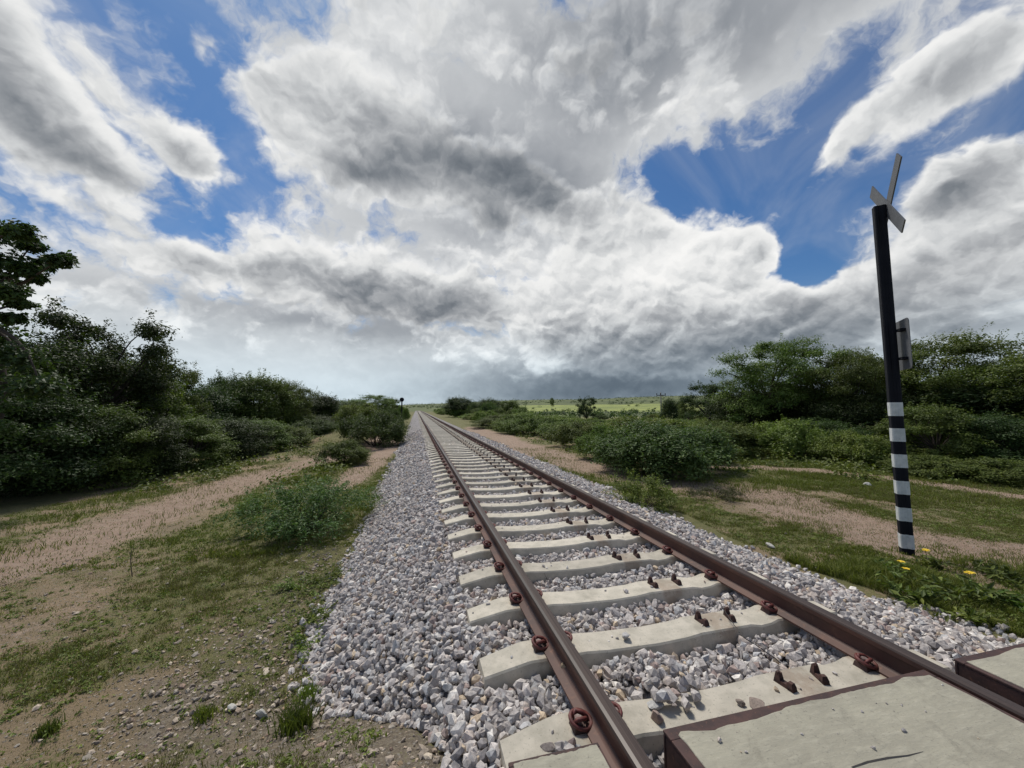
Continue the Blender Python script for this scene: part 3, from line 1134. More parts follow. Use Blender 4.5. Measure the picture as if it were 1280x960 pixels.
def shaft(z0, z1, grow=0.0):
    w, d, c = HW + grow, HD + grow, CH
    # a groove runs down the two broad faces
    ring = [(-w + c, -d), (w - c, -d), (w, -d + c), (w, -0.022), (w - 0.008, -0.010), (w - 0.008, 0.010), (w, 0.022), (w, d - c), (w - c, d), (-w + c, d),
            (-w, d - c), (-w, 0.022), (-w + 0.008, 0.010), (-w + 0.008, -0.010), (-w, -0.022), (-w, -d + c)]
    n = len(ring)
    V = [pp(a, b, z0) for a, b in ring] + [pp(a, b, z1) for a, b in ring]
    Fa = [tuple(range(n - 1, -1, -1)), tuple(range(n, 2 * n))] + [(i, (i + 1) % n, n + (i + 1) % n, n + i) for i in range(n)]
    mb = MB()
    mb.add(V, Fa)
    return mb


def post_z(py):
    u = -(py - 480) / F
    fx = cp - u * sp
    up = sp + u * cp
    r_ = (1130 - 640) / F
    d = (ca * r_ + sa * fx, -sa * r_ + ca * fx)
    tt = (PXB * d[0] + PYB * d[1]) / (d[0] ** 2 + d[1] ** 2)
    return CAMZ + up * tt - gz


shaft(-0.4, ztop).build('shaft', M['post_black'], post)
for ya, yb in ((503, 520), (535.5, 552), (568, 584.5), (601, 617.5), (634, 650.5), (667, 684)):
    shaft(post_z(yb), post_z(ya), 0.0022).build('white_band', M['post_white'], post)


def board(cx, cz, ang, half, wid, off, name):
    """a flat board in the sign plane, mitred square"""
    mb = MB()
    c, s = math.cos(ang), math.sin(ang)
    V = []
    for b in (off, off + 0.014):
        for u, v in ((-half, -wid), (half, -wid), (half, wid), (-half, wid)):
            V.append(pp(cx + u * c - v * s, b, cz + u * s + v * c))
    mb.add(V, [(0, 1, 2, 3), (7, 6, 5, 4), (0, 4, 5, 1), (1, 5, 6, 2), (2, 6, 7, 3), (3, 7, 4, 0)])
    return mb.build(name, M['sign_grey'], post)


zc = ztop - 0.03
board(0.0, zc, R(45), 0.60, 0.075, HD + 0.004, 'crossbuck_board')
board(0.0, zc, R(-45), 0.60, 0.075, HD + 0.020, 'crossbuck_board')
# lower plate with rounded corners, on two stand-off brackets
zp = 0.5 * (post_z(400) + post_z(462))
hp = 0.5 * (post_z(400) - post_z(462))
mb = MB()
ring = []
wp, rc = 0.24, 0.05
for cx_, cz_, a0 in ((wp - rc, hp - rc, 0), (-wp + rc, hp - rc, 90), (-wp + rc, -hp + rc, 180), (wp - rc, -hp + rc, 270)):
    for k in range(6):
        a = R(a0 + 18 * k)
        ring.append((cx_ + rc * math.cos(a), cz_ + rc * math.sin(a)))
n = len(ring)
POFF = HD + 0.045
V = [pp(-u, POFF, zp + v) for u, v in ring] + [pp(-u, POFF + 0.006, zp + v) for u, v in ring]
mb.add(V, [tuple(range(n)), tuple(range(2 * n - 1, n - 1, -1))] + [((i + 1) % n, i, n + i, n + (i + 1) % n) for i in range(n)])
mb.build('plate', M['sign_grey'], post)
for dz in (0.17, -0.17):
    mb = MB()
    V = []
    for b in (HD - 0.01, POFF - 0.0005):
        for u, v in ((-0.16, -0.015), (-0.05, -0.015), (-0.05, 0.015), (-0.16, 0.015)):
            V.append(pp(-u if False else u, b, zp + dz + v))
    mb.add(V, [(0, 1, 2, 3), (7, 6, 5, 4), (0, 4, 5, 1), (1, 5, 6, 2), (2, 6, 7, 3), (3, 7, 4, 0)])
    mb.build('bracket', M['post_black'], post)


# ------------------------------------------------------------------ foliage
def leaf_quads(P, N, size, aspect, col, r, fold=0.0):
    """rhombus leaves at P facing N"""
    n = len(P)
    N = N / np.maximum(np.linalg.norm(N, axis=1), 1e-6)[:, None]
    A = r.normal(size=(n, 3))
    T = A - (A * N).sum(1)[:, None] * N
    T /= np.maximum(np.linalg.norm(T, axis=1), 1e-6)[:, None]
    B = np.cross(N, T)
    s = size[:, None]
    a = s * T
    b = s * B * aspect
    dn = N * s * 0.18
    V = np.stack([P - a - dn, P - b + 0.15 * a, P + a - dn, P + b + 0.15 * a], 1).reshape(-1, 3)
    Fa = np.arange(4 * n).reshape(n, 4)
    return V, Fa, np.repeat(col, 4, 0)


GREENS = {
    'dark': np.array([[0.030, 0.052, 0.014], [0.046, 0.074, 0.019], [0.070, 0.102, 0.026], [0.040, 0.060, 0.022]]),
    'mid': np.array([[0.074, 0.112, 0.022], [0.112, 0.155, 0.030], [0.158, 0.198, 0.042], [0.088, 0.118, 0.032]]),
    'light': np.array([[0.108, 0.152, 0.025], [0.152, 0.196, 0.036], [0.205, 0.236, 0.050], [0.125, 0.152, 0.040]]),
    'blue': np.array([[0.054, 0.094, 0.026], [0.082, 0.128, 0.034], [0.114, 0.164, 0.044], [0.066, 0.102, 0.030]]),
    'straw': np.array([[0.20, 0.165, 0.085], [0.15, 0.13, 0.065], [0.24, 0.20, 0.115], [0.12, 0.115, 0.045]]),
    'olive': np.array([[0.070, 0.078, 0.030], [0.095, 0.100, 0.040], [0.060, 0.070, 0.028], [0.11, 0.105, 0.05]]),
}


def clump_leaves(C, rad, per, leaf, pal, r, up=0.8, aspect=0.5, shell=2.2):
    """leaves spread through flattened clumps C (n,3) with radii rad (n,3)"""
    n = len(C)
    per = np.full(n, per) if np.isscalar(per) else per
    k = np.repeat(np.arange(n), per)
    d = r.normal(size=(len(k), 3))
    d /= np.linalg.norm(d, axis=1)[:, None]
    q = r.random(len(k)) ** (1 / shell)
    # uneven edge: pull leaves out along a few sprays
    spray = 1 + 0.45 * np.sin(d[:, 0] * 5 + k * 1.7) * np.sin(d[:, 1] * 6 + k * 2.3)
    P = C[k] + d * rad[k] * (q * spray)[:, None]
    N = d * 0.7 + np.array([0, 0, up]) + r.normal(size=(len(k), 3)) * 0.55
    g = GREENS[pal]
    base = g[r.integers(0, len(g), n)][k] * 0.5 + g[r.integers(0, len(g), len(k))] * 0.5
    colr = base * r.uniform(0.75, 1.3, (len(k), 1))
    size = leaf * r.uniform(0.6, 1.35, len(k))
    return leaf_quads(P, N, size, aspect, colr, r)


def limb(mb, a, b, r0, r1, sag, r, n=6):
    a, b = np.array(a, float), np.array(b, float)
    L = np.linalg.norm(b - a)
    pts, rad = [], []
    j = r.normal(size=3) * 0.07 * L
    for i in range(n + 1):
        t = i / n
        p = a * (1 - t) + b * t
        p = p + np.array([0, 0, sag * L]) * (4 * t * (1 - t)) * 0.25 + j * math.sin(math.pi * t)
        pts.append(p)
        rad.append(r0 * (1 - t) + r1 * t)
    mb.tube(pts, rad, 6)


def plant_proto(kind, seed, W, H, nc, per, leaf, pal, trunk_r, fork, up=0.8, aspect=0.5, stems=1, explicit=None):
    """returns (crown mesh, trunk mesh, W, H); base at the origin"""
    r = np.random.default_rng(seed)
    Rr = W / 2
    if explicit is not None:
        C = np.array(explicit)[:, :3]
        rad = np.array(explicit)[:, 3:4] * np.array([[1.0, 1.0, 0.62]])
    elif kind == 'bushy':          # full crown almost to the ground
        u = r.random(nc)
        z = H * (0.10 + 0.86 * u)
        prof = np.sqrt(np.clip(1 - ((z / H - 0.42) / 0.60) ** 2, 0.05, 1))
        a = r.random(nc) * 2 * math.pi
        lob = 1 + 0.22 * np.sin(2 * a + seed) + 0.15 * np.sin(5 * a + 2 * seed)
        q = Rr * 0.86 * prof * (0.35 + 0.65 * r.random(nc) ** 0.45) * lob
        C = np.stack([q * np.cos(a), q * np.sin(a), z], -1)
        s = r.uniform(0.10, 0.19, nc) * W
        rad = np.stack([s, s, s * 0.62], -1)
    elif kind == 'open':           # separate tufts on visible limbs
        a = r.random(nc) * 2 * math.pi
        z = H * r.uniform(0.42, 0.97, nc)
        q = Rr * (0.25 + 0.68 * r.random(nc) ** 0.6) * np.sqrt(np.clip(1.15 - ((z / H - 0.62) / 0.45) ** 2, 0.1, 1))
        C = np.stack([q * np.cos(a), q * np.sin(a), z], -1)
        s = r.uniform(0.08, 0.15, nc) * W
        rad = np.stack([s, s, s * 0.55], -1)
    elif kind == 'umbrella':       # flat layered plates
        a = r.random(nc) * 2 * math.pi
        q = Rr * 0.92 * np.sqrt(r.random(nc))
        lob = 1 + 0.2 * np.sin(3 * a + seed)
        lay = r.choice([0.0, 0.0, -0.14, -0.27, -0.40], nc)
        z = H * (0.95 - 0.30 * (q / Rr) ** 2 + lay + r.normal(0, 0.03, nc))
        q = q * lob
        C = np.stack([q * np.cos(a), q * np.sin(a), z], -1)
        s = r.uniform(0.07, 0.135, nc) * W
        rad = np.stack([s, s, s * 0.36], -1)
    else:                          # dome shrub
        a = r.random(nc) * 2 * math.pi
        q = Rr * 0.9 * np.sqrt(r.random(nc))
        lob = 1 + 0.18 * np.sin(3 * a + seed) + 0.12 * np.sin(7 * a + seed)
        top = H * np.sqrt(np.clip(1 - (q / (Rr * 1.05)) ** 2, 0.02, 1)) * (0.82 + 0.25 * r.random(nc))
        z = top * (0.15 + 0.78 * r.random(nc) ** 0.5)
        q = q * lob
        C = np.stack([q * np.cos(a), q * np.sin(a), z], -1)
        s = r.uniform(0.085, 0.15, nc) * W
        rad = np.stack([s, s, np.minimum(s * 0.75, H * 0.22)], -1)
    V, Fa, Cc = clump_leaves(C, rad, per, leaf, pal, r, up, aspect)
    # loose shoots that break the outline
    nsh = int(nc * {'umbrella': 0.5, 'x': 1.0}.get(kind, 1.5))
    k = r.integers(0, nc, nsh)
    dr = r.normal(size=(nsh, 3)) * 0.5 + np.array([0, 0, 0.45])
    out_ = C[k] - np.array([0, 0, H * 0.35]) if kind != 'x' else C[k] * 0
    dr = dr + 0.9 * out_ / np.maximum(np.linalg.norm(out_, axis=1), 1e-3)[:, None]
    dr /= np.linalg.norm(dr, axis=1)[:, None]
    L = rad[k, 0] * r.uniform(1.1, 1.9, nsh)
    nl_ = 26
    tt = np.tile(np.linspace(0.45, 1.0, nl_), nsh)
    kk = np.repeat(np.arange(nsh), nl_)
    Ps = C[k][kk] + dr[kk] * (L[kk] * tt)[:, None] - np.array([0, 0, 1]) * (L[kk] * 0.28 * tt ** 2)[:, None] + r.normal(size=(len(kk), 3)) * leaf * 0.9
    gg = GREENS[pal]
    V2, F2, C2 = leaf_quads(Ps, r.normal(size=(len(kk), 3)) * 0.6 + np.array([0, 0, 0.9]), leaf * r.uniform(0.55, 1.1, len(kk)), aspect,
                            gg[r.integers(0, len(gg), len(kk))] * r.uniform(0.9, 1.35, (len(kk), 1)), r)
    Fa = np.concatenate([Fa, F2 + len(V)])
    V = np.concatenate([V, V2])
    Cc = np.concatenate([Cc, C2])
    if kind != 'x':
        kz = H / np.percentile(V[:, 2], 99.4)
        kr = Rr / np.percentile(np.hypot(V[:, 0], V[:, 1]), 97)
        V = V * np.array([kr, kr, kz])
        C = C * np.array([kr, kr, kz])
    V[:, 2] = np.maximum(V[:, 2], 0.004)
    o = mesh_np('crown', V, Fa.ravel(), np.full(len(Fa), 4), M['leaf'], col=Cc)
    crown = o.data
    bpy.data.objects.remove(o)
    mb = MB()
    fz = H * fork
    order = np.argsort(-C[:, 2])
    if stems == 1:
        lean = r.normal(size=2) * 0.06 * H
        fk = np.array([lean[0], lean[1], fz])
        limb(mb, (0, 0, -0.15), fk, trunk_r, trunk_r * 0.75, 0, r)
        nl = min(nc, 26)
        for i in r.choice(nc, nl, replace=False):
            limb(mb, fk, C[i], trunk_r * 0.42, trunk_r * 0.07, 0.25, r)
    else:
        for i in r.choice(nc, min(nc, stems), replace=False):
            b = C[i] * np.array([0.12, 0.12, 0]) + np.array([0, 0, -0.05])
            limb(mb, b, C[i], trunk_r, trunk_r * 0.25, 0.2, r)
    trunk = part_mesh('trunk', mb, M['bark'], smooth=True)
    return crown, trunk, W, H


PR = {
    'bushyA': plant_proto('bushy', 1, 5.0, 4.6, 95, 470, 0.058, 'dark', 0.13, 0.22),
    'bushyB': plant_proto('bushy', 2, 5.4, 4.2, 95, 470, 0.056, 'dark', 0.12, 0.22),
    'bushyC': plant_proto('bushy', 3, 4.6, 4.8, 85, 470, 0.058, 'mid', 0.12, 0.25),
    'openA': plant_proto('open', 4, 4.4, 5.4, 44, 430, 0.056, 'dark', 0.11, 0.34),
    'openB': plant_proto('open', 5, 5.0, 5.0, 46, 430, 0.056, 'mid', 0.11, 0.34),
    'umbA': plant_proto('umbrella', 6, 6.2, 5.0, 120, 400, 0.050, 'mid', 0.14, 0.36, up=1.4),
    'umbB': plant_proto('umbrella', 7, 7.0, 4.8, 140, 400, 0.050, 'mid', 0.15, 0.30, up=1.4),
    'domeA': plant_proto('dome', 8, 3.4, 1.6, 75, 420, 0.040, 'blue', 0.02, 0, stems=26, up=1.0),
    'domeB': plant_proto('dome', 9, 3.0, 1.7, 64, 400, 0.040, 'mid', 0.02, 0, stems=24, up=1.0),
    'domeC': plant_proto('dome', 10, 2.8, 1.4, 64, 400, 0.038, 'light', 0.02, 0, stems=22, up=1.0),
    'airy': plant_proto('dome', 11, 2.0, 0.8, 70, 110, 0.026, 'blue', 0.008, 0, stems=50, up=1.3, aspect=0.42),
    'airyL': plant_proto('dome', 12, 1.3, 0.7, 50, 110, 0.024, 'light', 0.007, 0, stems=36, up=1.3, aspect=0.42),
    'low': plant_proto('dome', 13, 1.2, 0.35, 30, 90, 0.022, 'olive', 0.005, 0, stems=26, up=0.6, aspect=0.25),
}
GRP = None


def plant(name, label, cat, kind, px, D, top, wpx, group=None, rz=None, sink=0.0, hmin=0.3):
    crown, trunk, W0, H0 = PR[kind]
    X, Y = at(px, D)
    gz_ = tz(X, Y)
    H = max(hmin, CAMZ + (510.3 - top) / F * D - gz_)
    W = wpx / F * D
    e = empty(name, (X, Y, gz_ - sink), random.uniform(0, 6.28) if rz is None else rz)
    e.scale = (W / W0, W / W0, H / H0)
    link(bpy.data.objects.new('crown', crown), e)
    link(bpy.data.objects.new('trunk' if 'tree' in name else 'stems', trunk), e)
    return tag(e, label, cat, group)


# the big tree at the left edge, its tufts set out one by one on long limbs
tx0, ty0 = at(-55, 8.0)
tg = tz(tx0, ty0)
ex = []
for px, py, rr in [(8, 300, .30), (-25, 300, .42), (24, 318, .22), (44, 342, .20), (60, 338, .19), (70, 333, .13), (20, 350, .26), (-10, 340, .45), (34, 362, .16), (2, 378, .28),
                   (16, 394, .2), (-35, 372, .55), (6, 412, .2), (-15, 432, .55), (-70, 330, .65), (-95, 400, .85), (-48, 300, .4), (-85, 300, .6), (-125, 350, .75), (-65, 450, .8),
                   (20, 462, .5), (-25, 490, .7), (-115, 470, .9), (50, 500, .45), (-5, 365, .26), (-140, 300, .5)]:
    py -= 16
    d = 8.0 + random.uniform(-0.5, 0.5)
    x, y = at(px, d)
    z = CAMZ + (510.3 - py) / F * d - tg
    ex.append((x - tx0, y - ty0, z, rr))
PR['edge'] = plant_proto('x', 31, 1, 1, len(ex), 620, 0.055, 'dark', 0.13, 3.9, explicit=ex)
e = empty('tall_tree', (tx0, ty0, tg))
link(bpy.data.objects.new('crown', PR['edge'][0]), e)
link(bpy.data.objects.new('trunk', PR['edge'][1]), e)
tag(e, 'tallest dark tree at the left photo edge, one leafy branch reaching out', 'tree', 'trees of the left thicket')

GL = 'trees of the left thicket'
for row in [
    ('thicket_tree', 'dark open-crowned tree rising above the thicket beside the tallest tree', 'openA', 120, 12.0, 388, 150),
    ('thicket_tree', 'broad dark tree filling the gap under the tallest tree', 'bushyA', 40, 10.6, 428, 210),
    ('thicket_tree', 'dense dark tree behind the open-crowned tree', 'bushyB', 92, 14.0, 430, 190),
    ('thicket_tree', 'rounded dark tree next along the path after the open-crowned tree', 'bushyC', 170, 14.0, 452, 130),
    ('thicket_tree', 'dark tree with a tufted peak midway along the thicket', 'openB', 203, 16.5, 452, 95),
    ('thicket_tree', 'low dark tree in the dip of the thicket skyline', 'bushyA', 240, 19.0, 482, 110),
    ('thicket_tree', 'dark tree with a rounded twin top above the bend of the path', 'bushyB', 283, 22.0, 470, 84),
    ('thicket_tree', 'wide dark tree forming the second hump of the thicket skyline', 'bushyC', 330, 23.0, 471, 92),
    ('thicket_tree', 'dark tree whose crown ends the tall part of the thicket', 'umbB', 360, 25.0, 478, 76),
    ('thicket_tree', 'smaller dark tree where the thicket steps down towards the track', 'bushyA', 390, 34.0, 494, 76),
    ('thicket_tree', 'dark tree standing left of the sandy mound', 'bushyB', 414, 46.0, 502, 74),
    ('thicket_tree', 'rounded dark tree just behind the sandy mound', 'bushyC', 440, 56.0, 500, 60),
    ('thicket_tree', 'dark tree with a ragged flat top nearest the signal post', 'umbA', 468, 60.0, 494, 54),
    ('thicket_tree', 'dark tree partly behind the signal post', 'openB', 490, 66.0, 497, 26),
]:
    plant(row[0], row[1], 'tree', *row[2:], group=GL)
GLB = 'bushes at the foot of the left thicket'
for lab, kind, px, D, top, w in [
    ('dark shadowy bush at the left photo edge under the tallest tree', 'bushyA', -10, 8.6, 470, 200),
    ('dark bush with long drooping sprays, second from the left edge', 'bushyB', 62, 9.6, 500, 150),
    ('leafy bush facing the dirt path in front of the broad dark tree', 'bushyC', 122, 10.4, 508, 130),
    ('leafy bush facing the path below the rounded dark tree', 'bushyA', 180, 11.6, 520, 120),
    ('mid green bush at the path edge before the bend', 'bushyC', 232, 13.2, 522, 110),
    ('low green bush at the inside of the path bend', 'bushyB', 280, 15.2, 524, 100),
    ('bright edged bush past the path bend', 'bushyC', 325, 17.8, 525, 84),
    ('small bush at the end of the visible path', 'domeB', 362, 19.5, 533, 74),
    ('low bush between path end and the sandy mound', 'domeA', 392, 22.5, 533, 60),
]:
    plant('thicket_bush', lab, 'bush', kind, px, D, top, w, group=GLB, hmin=0.9)

for lab, kind, px, D, top, w in [
    ('large dark rounded bush beside the ballast in front of the signal post', 'domeA', 470, 20.0, 515, 86),
    ('green bush in front of the large dark rounded bush, left of the track', 'domeB', 433, 13.8, 551, 66),
    ('sparse leafy bush sprawling against the ballast slope, nearest the camera left', 'airy', 392, 6.5, 598, 180),
    ('small leafy sapling beside the dirt path left of the sprawling bush', 'airyL', 325, 7.6, 612, 44),
    ('green bush on the slope behind the large dark rounded bush', 'domeC', 452, 28.0, 505, 60),
    ('dark bush at the foot of the signal post', 'domeA', 488, 32.0, 512, 36),
    ('dark bush beyond the signal post, close to the rails', 'domeB', 503, 52.0, 508, 24),
]:
    plant('roadside_bush', lab, 'bush', kind, px, D, top, w, group='bushes left of the track')

GRT = 'trees behind the crossing post'
for lab, kind, px, D, top, w in [
    ('umbrella crowned tree with see-through canopy, left of the striped post', 'umbA', 970, 20.0, 428, 140),
    ('dark tree just left of the striped post', 'umbB', 1068, 17.5, 438, 120),
    ('tree crown showing behind the striped post and its plate', 'openB', 1112, 18.0, 436, 100),
    ('layered umbrella tree right of the striped post, tallest of that side', 'umbA', 1190, 16.5, 424, 190),
    ('large dark tree at the right photo edge', 'umbB', 1280, 14.0, 444, 220),
    ('dark dense tree filling below the layered umbrella tree', 'bushyA', 1225, 15.0, 480, 190),
    ('small dark tree left of the see-through umbrella tree', 'openA', 885, 24.0, 478, 62),
    ('rounded dark tree under the see-through umbrella tree', 'bushyB', 935, 21.0, 488, 100),
    ('dark tree between the umbrella tree and the striped post', 'bushyA', 1010, 19.5, 478, 90),
    ('dark tree below the crown behind the plate', 'bushyB', 1095, 16.5, 488, 130),
]:
    plant('acacia_tree', lab, 'tree', kind, px, D, top, w, group=GRT)
GRB = 'bushes along the right path'
for lab, kind, px, D, top, w in [
    ('light green bushy shrub directly right of the striped post', 'bushyC', 1155, 12.6, 508, 110),
    ('light green bush below the dark tree left of the striped post', 'domeC', 980, 14.5, 526, 100),
    ('feathery green bush left of the post beside the white rock', 'domeC', 1062, 12.8, 540, 90),
    ('dark low bush under the large tree at the right edge', 'bushyA', 1265, 11.5, 520, 120),
    ('green bush between the big rounded bush and the umbrella tree', 'domeB', 905, 16.0, 530, 90),
    ('dark bush behind the light green bush, left of the white rock', 'bushyB', 1020, 15.5, 525, 100),
    ('trimmed looking low hedge bush right of the post foot', 'domeB', 1165, 10.6, 570, 110),
    ('low hedge bush beside the second path at the right edge', 'domeB', 1250, 9.6, 574, 120),
]:
    plant('pathside_bush', lab, 'bush', kind, px, D, top, w, group=GRB)
for lab, kind, px, D, top, w in [
    ('big dense rounded bush behind the dirt patch right of the rails', 'domeA', 822, 10.8, 529, 172),
    ('dense green bush adjoining the big rounded bush on its left', 'domeB', 755, 13.0, 532, 70),
    ('feathery light green bush at the ballast edge right of the track', 'airyL', 800, 6.6, 590, 84),
    ('low grey green herb patch on the bare dirt before the big bush', 'low', 890, 7.4, 604, 74),
    ('green bush behind the big rounded bush', 'domeC', 800, 15.5, 522, 120),
    ('green bush at the right shoulder of the big rounded bush', 'domeB', 885, 12.6, 541, 60),
]:
    plant('trackside_bush', lab, 'bush', kind, px, D, top, w, group='bushes right of the track', hmin=0.15)
# scattered named trees of the middle distance
for lab, kind, px, D, top, w in [
    ('lone dark tree standing out against the bright field', 'openA', 733, 62.0, 496, 26),
    ('clump-shaped dark tree beside the far end of the rails', 'bushyA', 576, 75.0, 497, 44),
    ('dark tree next to the clump near the far rails', 'bushyB', 612, 70.0, 499, 44),
    ('dark tree at the near end of the far clump', 'bushyC', 636, 62.0, 501, 30),
    ('dark tree right of the leaning utility pole', 'bushyA', 842, 48.0, 499, 34),
    ('second dark tree right of the utility pole', 'openB', 862, 42.0, 497, 30),
    ('small pale distant tree on the field hill skyline', 'umbA', 690, 420.0, 497.5, 6),
]:
    plant('field_tree', lab, 'tree', kind, px, D, top, w, group='trees of the far scrub')
# green scrub between the track and the field
r = np.random.default_rng(77)
cnt = 0
tries = 0
placed = []
while cnt < 150 and tries < 6000:
    tries += 1
    D = 13 * (150 / 13) ** (r.random() ** 0.85)
    px = r.uniform(548, 930)
    X, Y = at(px, D)
    if X < 6.6 or (Y < 22 and X < 7.2) or Y < 12.5:
        continue
    if any(math.hypot(X - a, Y - b) < 0.030 * D + 0.7 for a, b in placed):
        continue
    placed.append((X, Y))
    kind = ['domeA', 'domeB', 'domeC', 'bushyC'][int(r.choice(4, p=[.12, .32, .46, .1]))]
    h = r.uniform(0.55, 1.15) * (1 + 0.007 * D)
    top = 510.3 - (tz(X, Y) + h - CAMZ) * F / D
    w = r.uniform(2.4, 4.2) * (1 + 0.004 * D) * F / D
    plant('scrub_bush', 'low rounded green bush in the wide scrub between the rails and the bright field', 'bush', kind, px, D, top, w, group='scrub bushes right of the track')
    cnt += 1
placed = []
cnt = tries = 0
while cnt < 34 and tries < 4000:
    tries += 1
    D = r.uniform(26, 190)
    px = r.uniform(330, 519)
    X, Y = at(px, D)
    if X > -2.4 - 0.015 * D or X < -34 or (Y < 34 and X > -6.5):
        continue
    if any(math.hypot(X - a, Y - b) < 0.03 * D + 0.8 for a, b in placed):
        continue
    placed.append((X, Y))
    h = r.uniform(1.3, 2.4)
    top = 510.3 - (tz(X, Y) + h - CAMZ) * F / D
    w = r.uniform(2.6, 4.4) * F / D
    plant('scrub_bush', 'low dark green bush in the scrub left of the far rails', 'bush', ['domeA', 'domeB', 'bushyB'][cnt % 3], px, D, top, w, group='scrub bushes left of the track')
    cnt += 1

for lo, hi, d0, d1, h0, h1, nn, lab, gname in [
        (352, 432, 23, 48, 0.9, 1.6, 12, 'low dark green bush on the slope between the path end and the sandy mound', 'bushes around the sandy mound'),
        (540, 668, 48, 130, 1.7, 3.0, 26, 'taller dark bush of the tree line right of the far rails', 'tree line right of the far rails')]:
    placed = []
    cnt = tries = 0
    while cnt < nn and tries < 3000:
        tries += 1
        D = r.uniform(d0, d1)
        px = r.uniform(lo, hi)
        X, Y = at(px, D)
        if (X > 0 and X < 8 + 0.02 * D) or (X < 0 and X > -4.2) or any(math.hypot(X - a, Y - b) < 0.022 * D + 0.6 for a, b in placed):
            continue
        placed.append((X, Y))
        h = r.uniform(h0, h1)
        top = 510.3 - (tz(X, Y) + h - CAMZ) * F / D
        plant('thicket_bush', lab, 'bush', ['bushyB', 'domeB', 'bushyC', 'domeA'][cnt % 4], px, D, top, r.uniform(2.8, 4.6) * F / D, group=gname)
        cnt += 1

# ground cover between the bushes: uncountable low leaves
r = np.random.default_rng(5)
n = 5200
D = 9.5 * (140 / 9.5) ** r.random(n)
px = r.uniform(-60, 1340, n)
X, Y = at(px, D)
gm_, dm_, _, _ = masks(X, Y)
ok = ((X > 5.6) | (X < -2.2 - 0.01 * D)) & (dm_ < 0.25) & (r.random(n) < 0.25 + 0.75 * gm_)
ok &= ~((X > 4) & (X < 10.5) & (Y < 8.8))
X, Y, D = X[ok], Y[ok], D[ok]
s = r.uniform(0.18, 0.42, len(X)) * (1 + 0.012 * D)
C = np.stack([X, Y, terrain(X, Y) + s * 0.25], -1)
V1 = clump_leaves(C, np.stack([s * 1.3, s * 1.3, s * 0.6], -1), 34, 0.055, 'light', r, 0.9)
V, Fa, Cc = V1
o = mesh_np('ground_cover', V, Fa.ravel(), np.full(len(Fa), 4), M['leaf'], col=Cc * 0.8)
tag(o, 'low green weeds and creepers covering the ground between the bushes', 'weeds', kind='stuff')

# small rosettes and seedlings over the open ground
r = np.random.default_rng(15)
n = 24000
X = np.concatenate([r.uniform(-7, -0.1, n), r.uniform(3.8, 13, n)])
Y = 1.5 + 11 * r.random(2 * n) ** 1.5
gm_, dm_, _, _ = masks(X, Y)
ok = (r.random(2 * n) < 0.10 + 0.75 * gm_ * sst(0.38, 0.6, fbm(X * 2.3, Y * 2.3, 171, 3))) & (dm_ < 0.6)
ok &= (X < toe_left(Y) - 0.02) | (X > toe_right(Y) + 0.05)
X, Y = X[ok], Y[ok]
s = r.uniform(0.015, 0.05, len(X)) * r.choice([1, 1, 1.7], len(X))
C = np.stack([X, Y, terrain(X, Y) + s * 0.35], -1)
V, Fa, Cc = clump_leaves(C, np.stack([s, s, s * 0.5], -1), 13, 0.012, 'light', r, 0.9, 0.45)
o = mesh_np('ground_weeds', V, Fa.ravel(), np.full(len(Fa), 4), M['leaf'], col=Cc)
tag(o, 'tiny green weeds sprinkled over the open soil beside the ballast', 'weeds', kind='stuff')

# far woodland on the hills
n = 5200
D = 150 * (2300 / 150) ** r.random(n)
az = r.uniform(-42, 72, n)
X, Y = D * np.sin(np.radians(az)), D * np.cos(np.radians(az))
nf = fbm(X * 0.012, Y * 0.012, 99, 3)
_, _, fl, _ = masks(X, Y)
ok = (r.random(n) < sst(0.35, 0.65, nf) + 0.15) & ((fl < 0.6) | (r.random(n) < 0.30)) & ((np.abs(X - 1.6) > 7 + 0.01 * D) | (Y > 260))
ok &= ~((az < 3) & (D < 330) & (az > -1.2))
X, Y, D = X[ok], Y[ok], D[ok]
s = r.uniform(1.0, 2.4, len(X)) * (1 + 0.0006 * D)
C = np.stack([X, Y, terrain(X, Y) + s * 0.5], -1)
V, Fa, Cc = clump_leaves(C, np.stack([s * 1.3, s * 1.3, s * 0.8], -1), 44, 0.5, 'dark', r, 0.7, 0.7)
o = mesh_np('far_woodland', V, Fa.ravel(), np.full(len(Fa), 4), M['leaf'], col=Cc * 1.15)
tag(o, 'distant dark scrub woodland dotted over the hills', 'woodland', kind='stuff')


# ------------------------------------------------------------------ grass
def blades(X, Y, h, w, pal, r, lean=0.5, z=None):
    n = len(X)
    Z = terrain(X, Y) if z is None else z
    a = r.random(n) * 2 * math.pi
    b = r.random(n) * 2 * math.pi
    l = h * lean * r.uniform(0.3, 1.3, n)
    dx, dy = np.cos(a) * w, np.sin(a) * w
    lx_, ly_ = np.cos(b) * l, np.sin(b) * l
    base = np.stack([X, Y, Z - 0.004], -1)
    off = np.stack([dx, dy, 0 * dx], -1)
    mid = np.stack([lx_ * 0.35, ly_ * 0.35, h * 0.6], -1)
    tip = np.stack([lx_, ly_, h], -1)
    V = np.stack([base - off, base + off, base + mid + off * 0.7, base + mid - off * 0.7, base + tip], 1).reshape(-1, 3)
    i = np.arange(n) * 5
    q = np.stack([i, i + 1, i + 2, i + 3], -1)
    t_ = np.stack([i + 3, i + 2, i + 4], -1)
    g = GREENS[pal]
    c = g[r.integers(0, len(g), n)] * r.uniform(0.8, 1.3, (n, 1))
    return V, q, t_, np.repeat(c, 5, 0)


